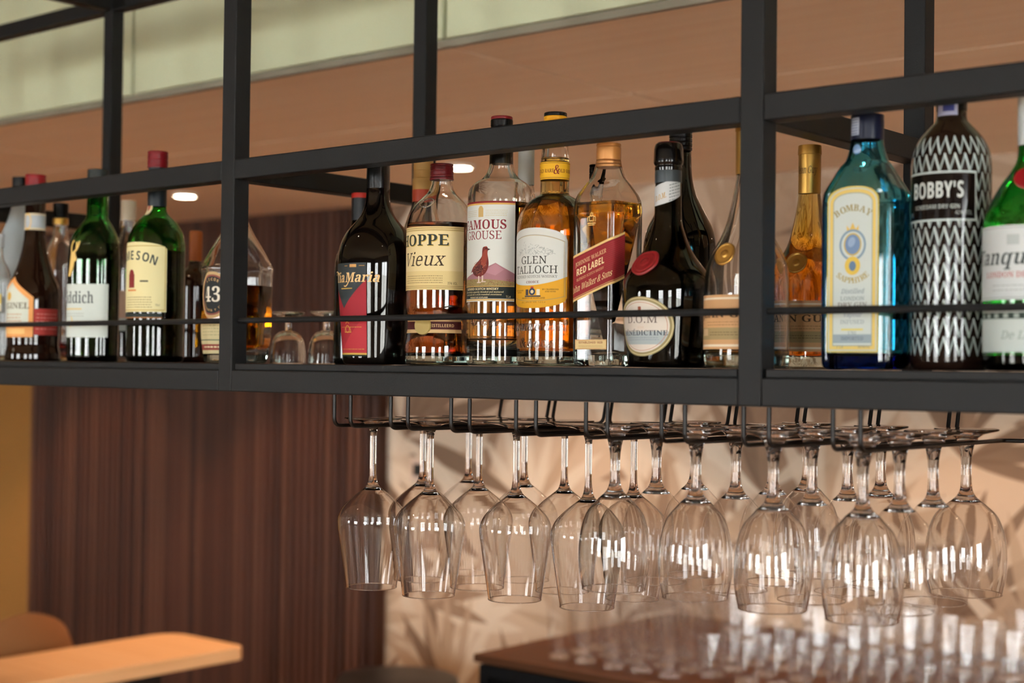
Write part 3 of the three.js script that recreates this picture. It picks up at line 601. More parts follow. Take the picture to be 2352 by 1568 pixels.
// raised glass lettering bent round a bottle
function embossed(str, outer, y, size, mid, t) {
  const g = new TextGeometry(str, { font: serif, size, depth: 0.0009, curveSegments: 4, bevelEnabled: true, bevelSize: 0.0003, bevelThickness: 0.0003, bevelSegments: 1 });
  g.computeBoundingBox();
  const w = g.boundingBox.max.x, p = g.attributes.position, r = radiusAt(outer, y);
  for (let i = 0; i < p.count; i++) { const yy = p.getY(i), a = rad(mid) + (p.getX(i) - w / 2 + yy * 0.3) / r, q = r + p.getZ(i) - 0.0003; p.setXYZ(i, q * Math.sin(a), y + yy, q * Math.cos(a)); }
  g.computeVertexNormals();
  part('embossed_lettering', g, M.clear, t, 'raised clear glass lettering low on the bottle');
}
{ // whisky with a red grouse
  const t = bottle('clear amber whisky bottle with a red grouse bird on white label', 0.4345, -0.093, 9), s = 0.539;
  const o = outline([[73, 3, 3], [76, 10], [76, 60, 2], [75, 64, 1], [76, 68, 2], [77, 380], [76.5, 400], [72, 416], [58, 428], [44, 436], [34, 448], [29, 464], [28, 475], [27, 550]], s);
  part('glass_body', hollow(o, 0.0032, 0.012, 72), M.clear, t);
  part('drink', drink(o, 0.0032, 0.012, 0.2035, 64), liquid(0.8, 0.4, 0.07, 0.07), t);
  embossed('Gloag', o, 0.05, 0.012, 4, t);
  cap(t, 'cap', 0.0141, 0.2535, 0.3095, M.black, { grooves: 6 });
  cap(t, 'cap_top', 0.0137, 0.3096, 0.3135, M.cap(0x7a1d20), { label: 'dark red top of the screw cap' });
  part('label', wrap(o, null, -66, 57, 0.0795, 0.203), M.paper(canvas(768, 1024, (x, w, h) => {
    x.fillStyle = '#c9ccc6'; x.fillRect(0, 0, w, h); x.fillStyle = '#7e2426'; x.fillRect(0, 0, w, 18); x.fillStyle = '#c8a055'; x.fillRect(0, 18, w, 18);
    x.fillStyle = '#b89a62'; x.fillRect(352, 70, 64, 90); x.beginPath(); x.arc(384, 72, 26, 0, 7); x.fill(); lines(x, 120, 330, 92, 4, 18, '#b8a884', 5); lines(x, 440, 680, 92, 4, 18, '#c2b48c', 5);
    text(x, 'FAMOUS', 384, 284, 'bold 132px serif', '#7a1f28', 1.0); text(x, 'GROUSE', 384, 388, '118px serif', '#7a1f28', 1.02);
    x.fillStyle = '#9a6c74'; x.beginPath(); x.moveTo(0, 800); x.quadraticCurveTo(320, 740, 560, 632); x.quadraticCurveTo(660, 690, w, 740); x.lineTo(w, 850); x.lineTo(0, 850); x.fill();
    x.fillStyle = '#a87a82'; x.beginPath(); x.moveTo(420, 720); x.lineTo(560, 640); x.lineTo(650, 700); x.lineTo(560, 760); x.fill();
    x.fillStyle = '#8c7a4e'; x.beginPath(); x.moveTo(0, 810); x.quadraticCurveTo(300, 770, w, 826); x.lineTo(w, 868); x.lineTo(0, 868); x.fill();
    for (let i = 0; i < 260; i++) { x.fillStyle = ['#6f6238', '#a08c58', '#8a4a3c'][i % 3]; x.fillRect(rr(0, w), rr(800, 862), rr(4, 14), rr(2, 6)); }
    // the bird
    x.fillStyle = '#6b2620'; x.beginPath(); x.moveTo(418, 470); x.bezierCurveTo(460, 452, 482, 474, 476, 502); x.bezierCurveTo(462, 540, 480, 570, 484, 620); x.bezierCurveTo(492, 690, 450, 760, 382, 772); x.bezierCurveTo(320, 776, 276, 748, 268, 716); x.lineTo(236, 730); x.lineTo(262, 690); x.bezierCurveTo(300, 640, 372, 616, 404, 560); x.bezierCurveTo(410, 530, 402, 492, 418, 470); x.fill();
    x.fillStyle = '#8a3a2a'; x.beginPath(); x.ellipse(432, 590, 34, 96, 0.2, 0, 7); x.fill(); x.fillStyle = '#4c2220'; x.beginPath(); x.ellipse(350, 700, 74, 44, -0.5, 0, 7); x.fill();
    for (let i = 0; i < 150; i++) { const a = rr(0, 6.3), q = Math.sqrt(rnd()); x.fillStyle = ['#9a5a40', '#3c1a18', '#b07a58'][i % 3]; x.fillRect(370 + Math.cos(a) * q * 88, 676 + Math.sin(a) * q * 74, 7, 4); }
    x.fillStyle = '#241616'; x.beginPath(); x.moveTo(476, 484); x.lineTo(504, 494); x.lineTo(474, 504); x.fill(); x.fillStyle = '#b04a34'; x.fillRect(440, 462, 24, 8); x.fillStyle = '#141010'; x.beginPath(); x.arc(454, 482, 6, 0, 7); x.fill();
    x.fillStyle = '#c4aea0'; x.fillRect(356, 764, 18, 66); x.fillRect(404, 760, 18, 62); x.fillRect(340, 826, 54, 10); x.fillRect(398, 818, 54, 10);
    x.fillStyle = '#1d2422'; x.fillRect(0, 872, w, 124); x.fillStyle = '#c8a055'; x.fillRect(0, 868, w, 7); x.fillRect(0, 1000, w, 14);
    text(x, 'BLENDED SCOTCH WHISKY', 370, 908, 'bold 34px sans-serif', '#d8c8a0', 1.05); text(x, 'a fine whisky expertly blended and matured', 378, 936, 'italic bold 24px serif', '#c8b88c'); text(x, 'in oak casks for a rich rounded sweetness', 374, 962, 'italic bold 24px serif', '#c8b88c'); text(x, 'PRODUCT OF SCOTLAND', 352, 990, 'bold 20px sans-serif', '#d8c8a0', 1.1); text(x, '1Le', 700, 988, '36px sans-serif', '#d8c8a0');
  })), t);
}
{ // whisky with a yellow cap
  const t = bottle('amber whisky bottle with yellow cap and white and yellow arched label', 0.523, -0.09, 4), s = 0.5226;
  const o = outline([[80, 3, 3], [84, 12], [86, 60], [87, 320], [85, 343], [77, 362], [64, 380], [48, 392], [35, 399, 1], [33.5, 404, 1], [33.5, 440], [34.5, 442, 0.5], [34.5, 474, 0.5], [33, 476], [32, 490], [30, 510], [28, 560]], s);
  part('glass_body', hollow(o, 0.0032, 0.012, 72), M.clear, t);
  part('drink', drink(o, 0.0032, 0.012, 0.2535, 64), liquid(0.85, 0.42, 0.04, 0.058), t);
  embossed('Crammond', o, 0.043, 0.0105, 2, t); embossed('& Sons', o, 0.023, 0.0105, 2, t);
  cap(t, 'cap', 0.0143, 0.274, 0.3045, M.cap(0xd99a1c), { grooves: 3 });
  cap(t, 'cap_top', 0.0141, 0.3046, 0.309, M.black, { label: 'black top ring of the cap' });
  part('neck_label', wrap(o, null, -178, 178, 0.2265, 0.2475), M.paper(canvas(1024, 128, (x, w, h) => {
    x.fillStyle = '#dba520'; x.fillRect(0, 0, w, h); x.fillStyle = '#5a3a14'; x.fillRect(0, 8, w, 3); x.fillRect(0, h - 12, w, 3);
    for (const c of [96, 352, 608, 864]) { text(x, 'RARE', c - 62, 80, 'bold 36px serif', '#5a2a14', 1.1); text(x, '&', c + 16, 92, 'italic bold 92px serif', '#7a1f18'); text(x, 'OLD', c + 82, 80, 'bold 36px serif', '#5a2a14', 1.1); }
  })), t);
  part('label', wrap(o, null, -55, 55, 0.0695, 0.1655, { hi: (u) => 0.84 + 0.16 * round(u), lo: (u) => 0.13 - 0.13 * round(u) }), M.paper(canvas(768, 900, (x, w, h) => {
    x.fillStyle = '#c8cac4'; x.fillRect(0, 0, w, h); x.fillStyle = '#d29a22'; x.beginPath(); x.moveTo(0, 590); x.quadraticCurveTo(384, 720, w, 548); x.lineTo(w, h); x.lineTo(0, h); x.fill();
    const edge = (m, c, l) => { x.strokeStyle = c; x.lineWidth = l; x.beginPath(); x.moveTo(m, 160); x.quadraticCurveTo(384, m - 24, w - m, 160); x.lineTo(w - m, 770); x.quadraticCurveTo(384, 880 - m * 0.4, m, 770); x.closePath(); x.stroke(); };
    edge(24, '#8b8b84', 4); edge(36, '#a88a44', 4);
    for (let i = 0; i < 150; i++) { const a = rr(150, 620), top = 250 - 110 * Math.exp(-(((a - 300) / 90) ** 2)) - 60 * Math.exp(-(((a - 470) / 70) ** 2)); x.strokeStyle = `rgba(96,104,106,${rr(0.25, 0.6)})`; x.lineWidth = rr(2, 5); const b = rr(top, 300); x.beginPath(); x.moveTo(a, b); x.lineTo(a + rr(-30, 30), b + rr(6, 26)); x.stroke(); }
    text(x, 'GLEN', 384, 404, '118px serif', '#26241e', 1.05); text(x, 'TALLOCH', 384, 512, '118px serif', '#26241e', 1.02); text(x, 'BLENDED SCOTCH WHISKY', 384, 562, '40px serif', '#4c4a44', 1.05); text(x, 'CHOICE', 384, 622, 'bold 38px serif', '#6a3a34', 1.1);
    x.fillStyle = '#2c3850'; x.beginPath(); x.arc(384, 716, 40, 0, 7); x.fill(); x.fillStyle = '#d8c8a0'; x.beginPath(); x.arc(384, 716, 20, 0, 7); x.fill(); x.fillStyle = '#3a3a44'; x.fillRect(296, 690, 38, 66); x.fillStyle = '#d8d0b8'; x.fillRect(438, 690, 38, 66); x.fillStyle = '#a83a30'; x.fillRect(366, 660, 36, 18); x.fillStyle = '#2c3850'; x.fillRect(282, 760, 204, 14);
    text(x, 'BY CRAMMOND', 590, 700, 'bold 22px serif', '#4c3a14'); text(x, 'AND SONS', 590, 724, 'bold 22px serif', '#4c3a14'); text(x, 'DISTILLED AND', 176, 706, 'bold 20px serif', '#4c3a14'); text(x, 'BLENDED', 176, 728, 'bold 20px serif', '#4c3a14'); text(x, 'PRODUCT OF SCOTLAND', 384, 796, 'bold 24px serif', '#4c3a14'); text(x, 'ALC. 40% BY VOL. 1.0 L e', 384, 842, '26px serif', '#6a5018');
  })), t);
}
{ // black capped bottle behind
  const t = bottle('clear bottle with small black cap in the second row behind the red label', 0.468, -0.245), s = 0.5653;
  const o = outline([[46, 3, 3], [48, 12], [48, 310], [36, 352], [15, 388], [12.5, 400], [12.5, 445]], s);
  part('glass_body', hollow(o, 0.0026, 0.01, 44), M.clear, t);
  cap(t, 'cap', 0.0078, 0.245, 0.2675, M.black, { grooves: 3 });
}
{ // square whisky bottle with slanted red label
  const t = bottle('square amber whisky bottle with gold cap and slanted red label', 0.609, -0.083), s = 0.5066;
  const k = (th, y) => { const m = y < 0.19 ? 1 : Math.max(0, 1 - (y - 0.19) / 0.03), n = 2 + 7 * m, c = Math.abs(Math.cos(th)), q = Math.abs(Math.sin(th)); return 1 / Math.pow(Math.pow(c, n) + Math.pow(q, n), 1 / n) * (1 - 0.235 * m); };
  const o = outline([[74, 3, 3], [78, 14], [80, 360], [79, 376], [70, 394], [55, 414], [42, 436], [33, 458], [29, 478], [27, 500]], s);
  part('glass_body', hollow(o, 0.0034, 0.014, 96, k), M.clear, t);
  part('drink', drink(o, 0.0034, 0.014, 0.1925, 96, k), liquid(0.88, 0.45, 0.05, 0.06), t);
  cap(t, 'cap', 0.0146, 0.2385, 0.263, phys({ color: 0xc98a4a, roughness: 0.35, metalness: 0.35 }), { grooves: 2 });
  cap(t, 'cap_ring', 0.0152, 0.2345, 0.2384, phys({ color: 0xc98a4a, roughness: 0.35, metalness: 0.35 }), { label: 'ribbed gold lower ring of the cap' });
  part('label', wrap(o, k, -54, 74, 0.088, 0.142, { slant: 0.36, nx: 60 }), M.paper(canvas(1024, 512, (x, w, h) => {
    x.fillStyle = '#8a2026'; x.fillRect(0, 0, w, h); for (let i = 0; i < 40; i++) { x.fillStyle = i % 2 ? '#962a2e' : '#7c1a20'; x.fillRect(0, 44 + i * 11, w, 5); } 
    for (const [y, c, q] of [[0, '#d8b878', 26], [26, '#6a1a1c', 8], [h - 26, '#d8b878', 26], [h - 42, '#c9a468', 7]]) { x.fillStyle = c; x.fillRect(0, y, w, q); }
    text(x, 'JOHNNIE WALKER', 412, 138, '62px serif', '#dcc08c', 0.95); text(x, 'RED LABEL', 404, 244, 'bold 104px sans-serif', '#e6d2a0', 0.92); text(x, 'BLENDED SCOTCH WHISKY', 404, 306, '40px sans-serif', '#d0a878', 0.98); text(x, 'John Walker & Sons', 412, 418, 'italic 96px serif', '#e0c890', 0.78, 'center', -0.1);
  })), t);
  part('crest', wrap(o, k, -16, 14, 0.163, 0.181, { nx: 10 }), M.print(canvas(128, 128, (x) => { x.strokeStyle = x.fillStyle = '#d8b060'; x.lineWidth = 7; x.strokeRect(42, 40, 44, 40); x.beginPath(); x.arc(64, 28, 14, 0, 7); x.stroke(); x.beginPath(); x.moveTo(40, 46); x.quadraticCurveTo(14, 40, 24, 86); x.moveTo(88, 46); x.quadraticCurveTo(114, 40, 104, 86); x.stroke(); x.fillRect(18, 96, 92, 9); x.fillRect(28, 112, 72, 6); })), t, 'gold printed crest above the red label');
  part('lower_label', wrap(o, k, -38, 36, 0.0205, 0.032, { nx: 20 }), M.paper(canvas(512, 128, (x, w, h) => { x.fillStyle = '#d6bb84'; x.fillRect(0, 0, w, h); x.strokeStyle = '#a04a34'; x.lineWidth = 4; x.strokeRect(8, 8, w - 16, h - 16); text(x, 'ESTABLISHED 1820', 256, 52, 'bold 40px sans-serif', '#8a4a34', 1.1); lines(x, 60, 450, 78, 2, 16, '#b08a5c', 5); })), t);
}
{ // green herbal liqueur bottle with wax seal
  const t = bottle('dark green bell-shaped bottle with red wax seal and round white label', 0.7025, -0.07), s = 0.4915;
  const o = outline([[88, 3, 3], [90, 12], [94, 60], [102, 130], [104, 172], [102, 200], [90, 222], [72, 244], [56, 268], [42, 300], [33, 330], [31, 350], [30, 440]], s);
  part('glass_body', hollow(o, 0.0035, 0.014, 72), tinted(0.02, 0.13, 0.035, 0.0022), t);
  part('drink', drink(o, 0.0035, 0.014, 0.16, 56), liquid(0.25, 0.16, 0.03, 0.008), t);
  part('capsule', loft(smooth([...mmp([[31, 424], [31.4, 444], [31, 452]], s)]), 48), M.plain(0x3c4448, 0.3), t, 'grey neck band');
  part('cap', loft(smooth([[0, 0.2218], [0.0152, 0.2218, 0.0005], [0.0156, 0.2262], [0.0148, 0.228], [0.0168, 0.2305], [0.0169, 0.2345], [0.0163, 0.248], [0.0145, 0.2535, 0.002], [0, 0.2535]]), 48), phys({ color: 0x0a0808, roughness: 0.16 }), t);
  cap(t, 'cap_top', 0.0128, 0.2528, 0.2545, M.cap(0x5a161a), { label: 'dark red top of the cap' });
  part('neck_label', wrap(o, null, -50, 96, 0.181, 0.2085, { slant: 0.3, lo: (u) => 0.25 - 0.5 * u * (1 - u), hi: () => 1 }), M.paper(canvas(256, 96, (x, w, h) => { x.fillStyle = '#c4c8c8'; x.fillRect(0, 0, w, h); text(x, 'D.O.M.', 84, 62, 'bold 30px serif', '#b08a4a'); lines(x, 150, 244, 16, 6, 12, '#7c8484', 4); })), t);
  part('label', wrap(o, null, -50, 44, 0.0125, 0.0785, { lo: (u) => 0.5 - 0.5 * round(u), hi: (u) => 0.5 + 0.5 * round(u), nx: 48 }), M.paper(canvas(512, 512, (x) => {
    x.fillStyle = '#8c8058'; x.fillRect(0, 0, 512, 512); x.strokeStyle = '#c4b68a'; x.lineWidth = 8; x.beginPath(); x.arc(256, 256, 244, 0, 7); x.stroke(); x.fillStyle = '#cbc2b6'; x.beginPath(); x.arc(256, 256, 222, 0, 7); x.fill();
    x.save(); x.beginPath(); x.arc(256, 256, 220, 0, 7); x.clip(); x.fillStyle = '#9aa4a6'; x.fillRect(0, 300, 512, 110); x.restore(); x.strokeStyle = '#a86a50'; x.lineWidth = 4; x.beginPath(); x.arc(256, 256, 206, 0, 7); x.stroke();
    x.fillStyle = '#8a4a34'; x.fillRect(242, 86, 26, 40); text(x, 'D.O.M', 256, 226, '84px serif', '#5c4c48', 1.1); text(x, '1510', 256, 274, '26px serif', '#c4a890'); text(x, 'BÉNÉDICTINE', 256, 332, 'bold 58px serif', '#3c4650', 1.02); lines(x, 110, 400, 350, 2, 18, '#7c8890', 5);
  })), t);
  const wax = loft(smooth([[0, 0], [0.0172, 0], [0.018, 0.0012, 0.001], [0.0165, 0.003, 0.001], [0.0135, 0.0024, 0.001], [0.012, 0.0032, 0.001], [0.006, 0.003], [0.004, 0.0038], [0, 0.004]]), 40, (th) => 1 + 0.02 * Math.sin(5 * th + 1));
  const wm = part('wax_seal', wax, phys({ color: 0x861a1e, roughness: 0.4 }), t, 'red wax seal on the shoulder');
  wm.rotation.order = 'YXZ'; wm.rotation.y = rad(-6); wm.rotation.x = rad(52); wm.position.set(-0.0035, 0.1155, 0.0375);
}
{ // big dark bottle behind
  const t = bottle('tall black bottle with black screw cap behind the bell-shaped bottle', 0.629, -0.205), s = 0.5342;
  const o = outline([[80, 3, 3], [82, 12], [84, 240], [84, 290], [76, 322], [56, 360], [37, 395], [28, 430], [25, 470], [25, 500]], s);
  part('glass_body', loft([...o, [0, o[o.length - 1][1]]], 56), darkGlass(0x060706), t);
  cap(t, 'cap', 0.0142, 0.268, 0.292, M.black, { grooves: 4 });
}
// two cognac bottles of one shape
function cognac(label, x, z, turn, level, tall, drinkMat, s) {
  const t = bottle(label, x, z, turn);
  const o = outline([[94, 3, 3], [97, 14], [98, 30], [98, 160], [97, 205], [92, 240], [80, 268], [66, 292], [50, 326], [40, 368], [32, 408], [27, 450], [25, 480], [25, 540]], s);
  part('glass_body', hollow(o, 0.0034, 0.014, 64), M.clear, t);
  part('drink', drink(o, 0.0034, 0.014, level, 56), drinkMat, t);
  part('capsule', loft(smooth([...mmp([[28, 446], [28.5, 520], [28.5, 545], [30, 546, 0.3], [30, 552, 0.3]], s), [29 * s / 1000, tall, 0.001], [0, tall]]), 48), M.gold, t, 'gold neck capsule');
  const map = canvas(512, 384, (x, w, h) => {
    x.fillStyle = '#d2a474'; x.fillRect(0, 0, w, h); x.fillStyle = '#efe2c8'; x.fillRect(0, 18, w, 14); x.fillRect(0, h - 34, w, 16); text(x, 'JEAN GUY', 256, 160, 'bold 72px serif', '#4a3a26', 1.15); lines(x, 120, 400, 190, 2, 20, '#a07a4c', 5);
    x.fillStyle = '#a89468'; x.fillRect(0, 232, w, 84); x.fillStyle = '#cbb088'; x.fillRect(60, 238, 70, 50); lines(x, 150, 460, 262, 2, 18, '#6f5f40', 5);
  });
  part('label', wrap(o, null, -62, 62, 0.0205, 0.0785), M.paper(map), t);
  const disc = loft(smooth([[0, 0], [0.0125, 0], [0.0135, 0.0012, 0.0008], [0.012, 0.0026, 0.0008], [0.010, 0.0018, 0.0006], [0.0045, 0.0018], [0.003, 0.0028, 0.0008], [0, 0.003]]), 40);
  const d = part('medallion', disc, M.gold, t, 'round gold medallion on the shoulder');
  const y = 0.122; d.rotation.order = 'YXZ'; d.rotation.y = rad(-6); d.rotation.x = rad(68); d.position.set(-0.0035, y, radiusAt(o, y) - 0.001);
  return [t, o];
}
cognac('clear flared cognac bottle nearly empty, behind the right post', 0.8033, -0.075, 0, 0.021, 0.29, liquid(0.86, 0.46, 0.06, 0.07), 0.4734);
{
  const [t, o] = cognac('full amber cognac bottle with gold capsule, left of the blue bottle', 0.7961, -0.225, 12, 0.2235, 0.262, liquid(0.85, 0.38, 0.015, 0.05), 0.46);
  part('signature', wrap(o, null, -70, 70, 0.222, 0.24, { off: 0.0021 }), M.print(canvas(512, 128, (x) => text(x, 'Jean Guy', 256, 84, 'italic 84px serif', '#4a2c10', 1.1))), t);
}
{ // blue gin bottle
  const t = bottle('square-shouldered blue gin bottle with white and gold arched label', 0.9446, -0.075), s = 0.4471, a = 0.039, b = 0.0265;
  const k = (th, y) => { const m = y < 0.178 ? 1 : Math.max(0, 1 - (y - 0.178) / 0.036), n = 2 + 8 * m, z = 1 + (b / a - 1) * m, c = Math.abs(Math.cos(th)) / z, q = Math.abs(Math.sin(th)); return 1 / Math.pow(Math.pow(c, n) + Math.pow(q, n), 1 / n); };
  const o = outline([[84, 3, 3], [88, 16], [89, 60], [89, 385], [86, 405], [72, 430], [56, 462], [45, 490], [39, 512], [37, 530], [36, 560]], s);
  part('glass_body', hollow(o, 0.0035, 0.014, 96, k), tinted(0.1, 0.56, 0.76, 0.0065), t);
  part('drink', drink(o, 0.0035, 0.014, 0.172, 96, k), liquid(0.9, 0.97, 1, 0.2), t);
  part('capsule', loft(smooth([...mmp([[37.5, 528], [38, 570]], s), [0.0166, 0.262, 0.001], [0, 0.262]]), 48), M.plain(0x10162c, 0.3), t, 'dark navy capsule');
  part('tax_strip', wrap(o, null, -40, -2, 0.24, 0.258, { off: 0.0011 }), M.paper(canvas(64, 64, (x, w, h) => { x.fillStyle = '#9aa2b0'; x.fillRect(0, 0, w, h); x.fillStyle = '#5a6078'; for (let i = 0; i < 6; i++) x.fillRect(6, 6 + i * 10, 50, 3); })), t);
  const seal = new THREE.SphereGeometry(0.0046, 20, 12); seal.scale(1, 1.25, 0.4);
  part('emblem_seal', seal, phys({ color: 0x6f8fb4, roughness: 0.2, clearcoat: 0.4 }), t, 'small oval seal on the neck').position.set(-0.002, 0.2245, 0.0185);
  const lw = 0.057, y0 = 0.0175, y1 = 0.1865, shape = new THREE.Shape();
  shape.moveTo(-lw / 2, y0); shape.lineTo(lw / 2, y0); shape.lineTo(lw / 2, y1 - 0.014); shape.quadraticCurveTo(lw / 2 - 0.003, y1, 0, y1); shape.quadraticCurveTo(-lw / 2 + 0.003, y1, -lw / 2, y1 - 0.014);
  const lg = new THREE.ExtrudeGeometry(shape, { depth: 0.0005, bevelEnabled: false, curveSegments: 16 }), uv = lg.attributes.uv, pp = lg.attributes.position;
  for (let i = 0; i < uv.count; i++) uv.setXY(i, pp.getX(i) / lw + 0.5, (pp.getY(i) - y0) / (y1 - y0));
  part('label', lg, M.paper(canvas(384, 1140, (x, w, h) => {
    x.fillStyle = '#c7b562'; x.fillRect(0, 0, w, h); const arch = (m, c) => { x.fillStyle = c; x.beginPath(); x.moveTo(m, h - m); x.lineTo(m, 110); x.quadraticCurveTo(m + 18, m, w / 2, m); x.quadraticCurveTo(w - m - 18, m, w - m, 110); x.lineTo(w - m, h - m); x.fill(); };
    arch(10, '#b2bcb4'); arch(20, '#d2b868'); arch(44, '#8d9890'); arch(50, '#bcc6c2');
    arcText(x, 'BOMBAY', 192, 360, 190, 0, 0.24, 'bold 62px serif', '#8d7c42'); x.fillStyle = '#cfae54'; x.beginPath(); x.moveTo(150, 330); x.lineTo(146, 268); x.lineTo(170, 296); x.lineTo(192, 250); x.lineTo(214, 296); x.lineTo(238, 268); x.lineTo(234, 330); x.fill();
    x.fillStyle = '#7890a4'; x.beginPath(); x.ellipse(192, 404, 100, 108, 0, 0, 7); x.fill(); x.fillStyle = '#bcc6c2'; x.beginPath(); x.ellipse(192, 404, 84, 92, 0, 0, 7); x.fill(); x.fillStyle = '#b9a050'; x.beginPath(); x.ellipse(192, 400, 66, 78, 0, 0, 7); x.fill(); x.fillStyle = '#6d86a8'; x.beginPath(); x.ellipse(192, 400, 56, 68, 0, 0, 7); x.fill(); x.fillStyle = '#8aa0bc'; x.beginPath(); x.ellipse(184, 384, 26, 36, 0.4, 0, 7); x.fill();
    x.fillStyle = '#cdb04c'; x.beginPath(); x.ellipse(192, 546, 58, 64, 0, 0, 7); x.fill(); x.fillStyle = '#5c7894'; x.beginPath(); x.ellipse(192, 548, 26, 34, 0, 0, 7); x.fill();
    arcText(x, 'SAPPHIRE', 192, 490, 176, Math.PI, 0.2, 'bold 54px serif', '#a08c48', -1); text(x, 'Distilled', 192, 736, 'italic 44px serif', '#6f7886'); text(x, 'LONDON', 192, 784, '38px serif', '#707880', 1.1); text(x, 'DRY GIN', 192, 830, 'bold 46px serif', '#78706c', 1.1); text(x, 'Vapour', 192, 896, 'italic 40px serif', '#7d86a0'); text(x, 'INFUSED', 192, 944, '38px serif', '#808890', 1.1);
    x.fillStyle = '#c9bc68'; x.fillRect(110, 976, 164, 14); text(x, '1761', 192, 1016, '30px serif', '#707880'); x.fillStyle = '#8b9aa2'; x.fillRect(50, 1016, 284, 60); text(x, 'IMPORTED', 192, 1056, '32px serif', '#55626c'); text(x, '1 Le', 100, 1110, '26px serif', '#6a7278'); text(x, '40%vol', 280, 1110, '26px serif', '#6a7278');
  })), t).position.set(-0.0015, 0, 0.0272);
}
{ // brown gin bottle with zigzags
  const t = bottle('brown bottle printed all over with white zigzags and a black name panel', 1.0245, -0.1), s = 0.437;
  const o = outline([[84, 3, 3], [89, 14], [90, 30], [90, 478], [86, 505], [72, 535], [50, 560], [37, 574], [34, 582, 3], [33.5, 615]], s), H = o[o.length - 1][1];
  const map = canvas(2048, 1536, (x, w, h) => {
    x.fillStyle = '#1f130d'; x.fillRect(0, 0, w, h);
    const Y = (y) => h - y / H * h, per = w / 25;
    x.lineJoin = 'miter'; x.lineCap = 'round';
    for (let r = 0; r < 12; r++) { const lo = Y(0.0155 + r * 0.0181), hi = Y(0.032 + r * 0.0181); for (let i = 0; i < 50; i++) { x.strokeStyle = i % 2 ? '#b4c2c0' : '#8f9d9b'; x.lineWidth = i % 2 ? 17 : 14; x.beginPath(); x.moveTo(i * per / 2, i % 2 ? hi : lo); x.lineTo((i + 1) * per / 2, i % 2 ? lo : hi); x.stroke(); } }
    const a = w * (0.5 - 61 / 360), b = w * (0.5 + 61 / 360), top = Y(0.1967), bot = Y(0.1473);
    x.fillStyle = '#b9c8c6'; x.fillRect(a, top, b - a, bot - top); x.fillStyle = '#150f0c'; x.fillRect(a + 12, top + 12, b - a - 24, bot - top - 24);
    text(x, "BOBBY'S", w / 2, top + 150, 'bold 128px sans-serif', '#c8d0cc', 0.92); text(x, 'SCHIEDAM DRY GIN', w / 2, top + 212, 'bold 34px sans-serif', '#a8b2ae', 1.3); text(x, '70cl', a + 70, bot - 36, '30px sans-serif', '#a8b2ae', 1.2); text(x, '42% VOL', b - 110, bot - 36, '30px sans-serif', '#a8b2ae', 1.2);
  });
  part('glass_body', loft([...o, [0, H]], 72), phys({ map, roughness: 0.08, specularIntensity: 0.8 }), t);
  cap(t, 'cap', 0.0151, 0.2615, 0.289, M.black);
  part('tax_strip', wrap(o, null, -35, 46, 0.2555, 0.2665, { off: 0.0009 }), M.paper(canvas(64, 64, (x, w, h) => { x.fillStyle = '#a8aecc'; x.fillRect(0, 0, w, h); x.fillStyle = '#3c468c'; x.fillRect(20, 0, 34, 40); })), t);
}
{ // green gin bottle, cut by the right edge
  const t = bottle('bright green gin bottle with red seal, cut by the right picture edge', 1.109, -0.085, 14), s = 0.4185;
  const o = outline([[93, 3, 3], [98, 14], [100, 60], [100, 330], [98, 352], [86, 385], [62, 430], [38, 462], [25, 484], [23, 510], [23, 560]], s);
  part('glass_body', hollow(o, 0.0035, 0.012, 64), tinted(0.03, 0.5, 0.08, 0.005), t);
  part('drink', drink(o, 0.0035, 0.012, 0.157, 56), liquid(0.9, 0.97, 0.92, 0.2), t);
  part('capsule', loft(smooth([...mmp([[23.8, 520], [24, 600]], s), [0.0099, 0.275, 0.001], [0, 0.275]]), 40), M.plain(0xb4bab8, 0.3), t, 'silver white neck capsule');
  part('label', wrap(o, null, -80, 60, 0.0675, 0.138), M.paper(canvas(512, 320, (x, w, h) => { x.fillStyle = '#c2c8c8'; x.fillRect(0, 0, w, h); x.strokeStyle = '#8c9494'; x.lineWidth = 3; x.strokeRect(10, 10, w - 20, h - 20); text(x, 'Tanqueray', 262, 168, 'italic bold 92px serif', '#3c4444', 1.05); text(x, 'LONDON DRY GIN', 256, 224, 'bold 34px serif', '#a85c58', 1.05); x.fillStyle = '#a8b0b0'; x.fillRect(220, 40, 60, 44); lines(x, 140, 380, 256, 2, 20, '#98a0a0', 4); })), t);
  part('lower_label', wrap(o, null, -72, 72, 0.018, 0.058), M.paper(canvas(256, 96, (x, w, h) => { x.fillStyle = '#b4beba'; x.fillRect(0, 0, w, h); x.fillStyle = '#2c3a34'; x.fillRect(0, 6, w, 14); x.fillStyle = '#96a29c'; for (let i = 0; i < 10; i++) x.fillRect(10 + i * 25, 8, 12, 10); text(x, 'De Luxe', 128, 66, 'italic 26px serif', '#88928e'); })), t);
  const wax = loft(smooth([[0, 0], [0.0125, 0], [0.0132, 0.0012, 0.001], [0.012, 0.0024, 0.001], [0.006, 0.002], [0, 0.0024]]), 40), w = part('wax_seal', wax, phys({ color: 0x8c141c, roughness: 0.35, clearcoat: 0.4 }), t, 'red seal on the shoulder');
  w.rotation.order = 'YXZ'; w.rotation.y = rad(6); w.rotation.x = rad(58); w.position.set(0.003, 0.1825, 0.0275);
}

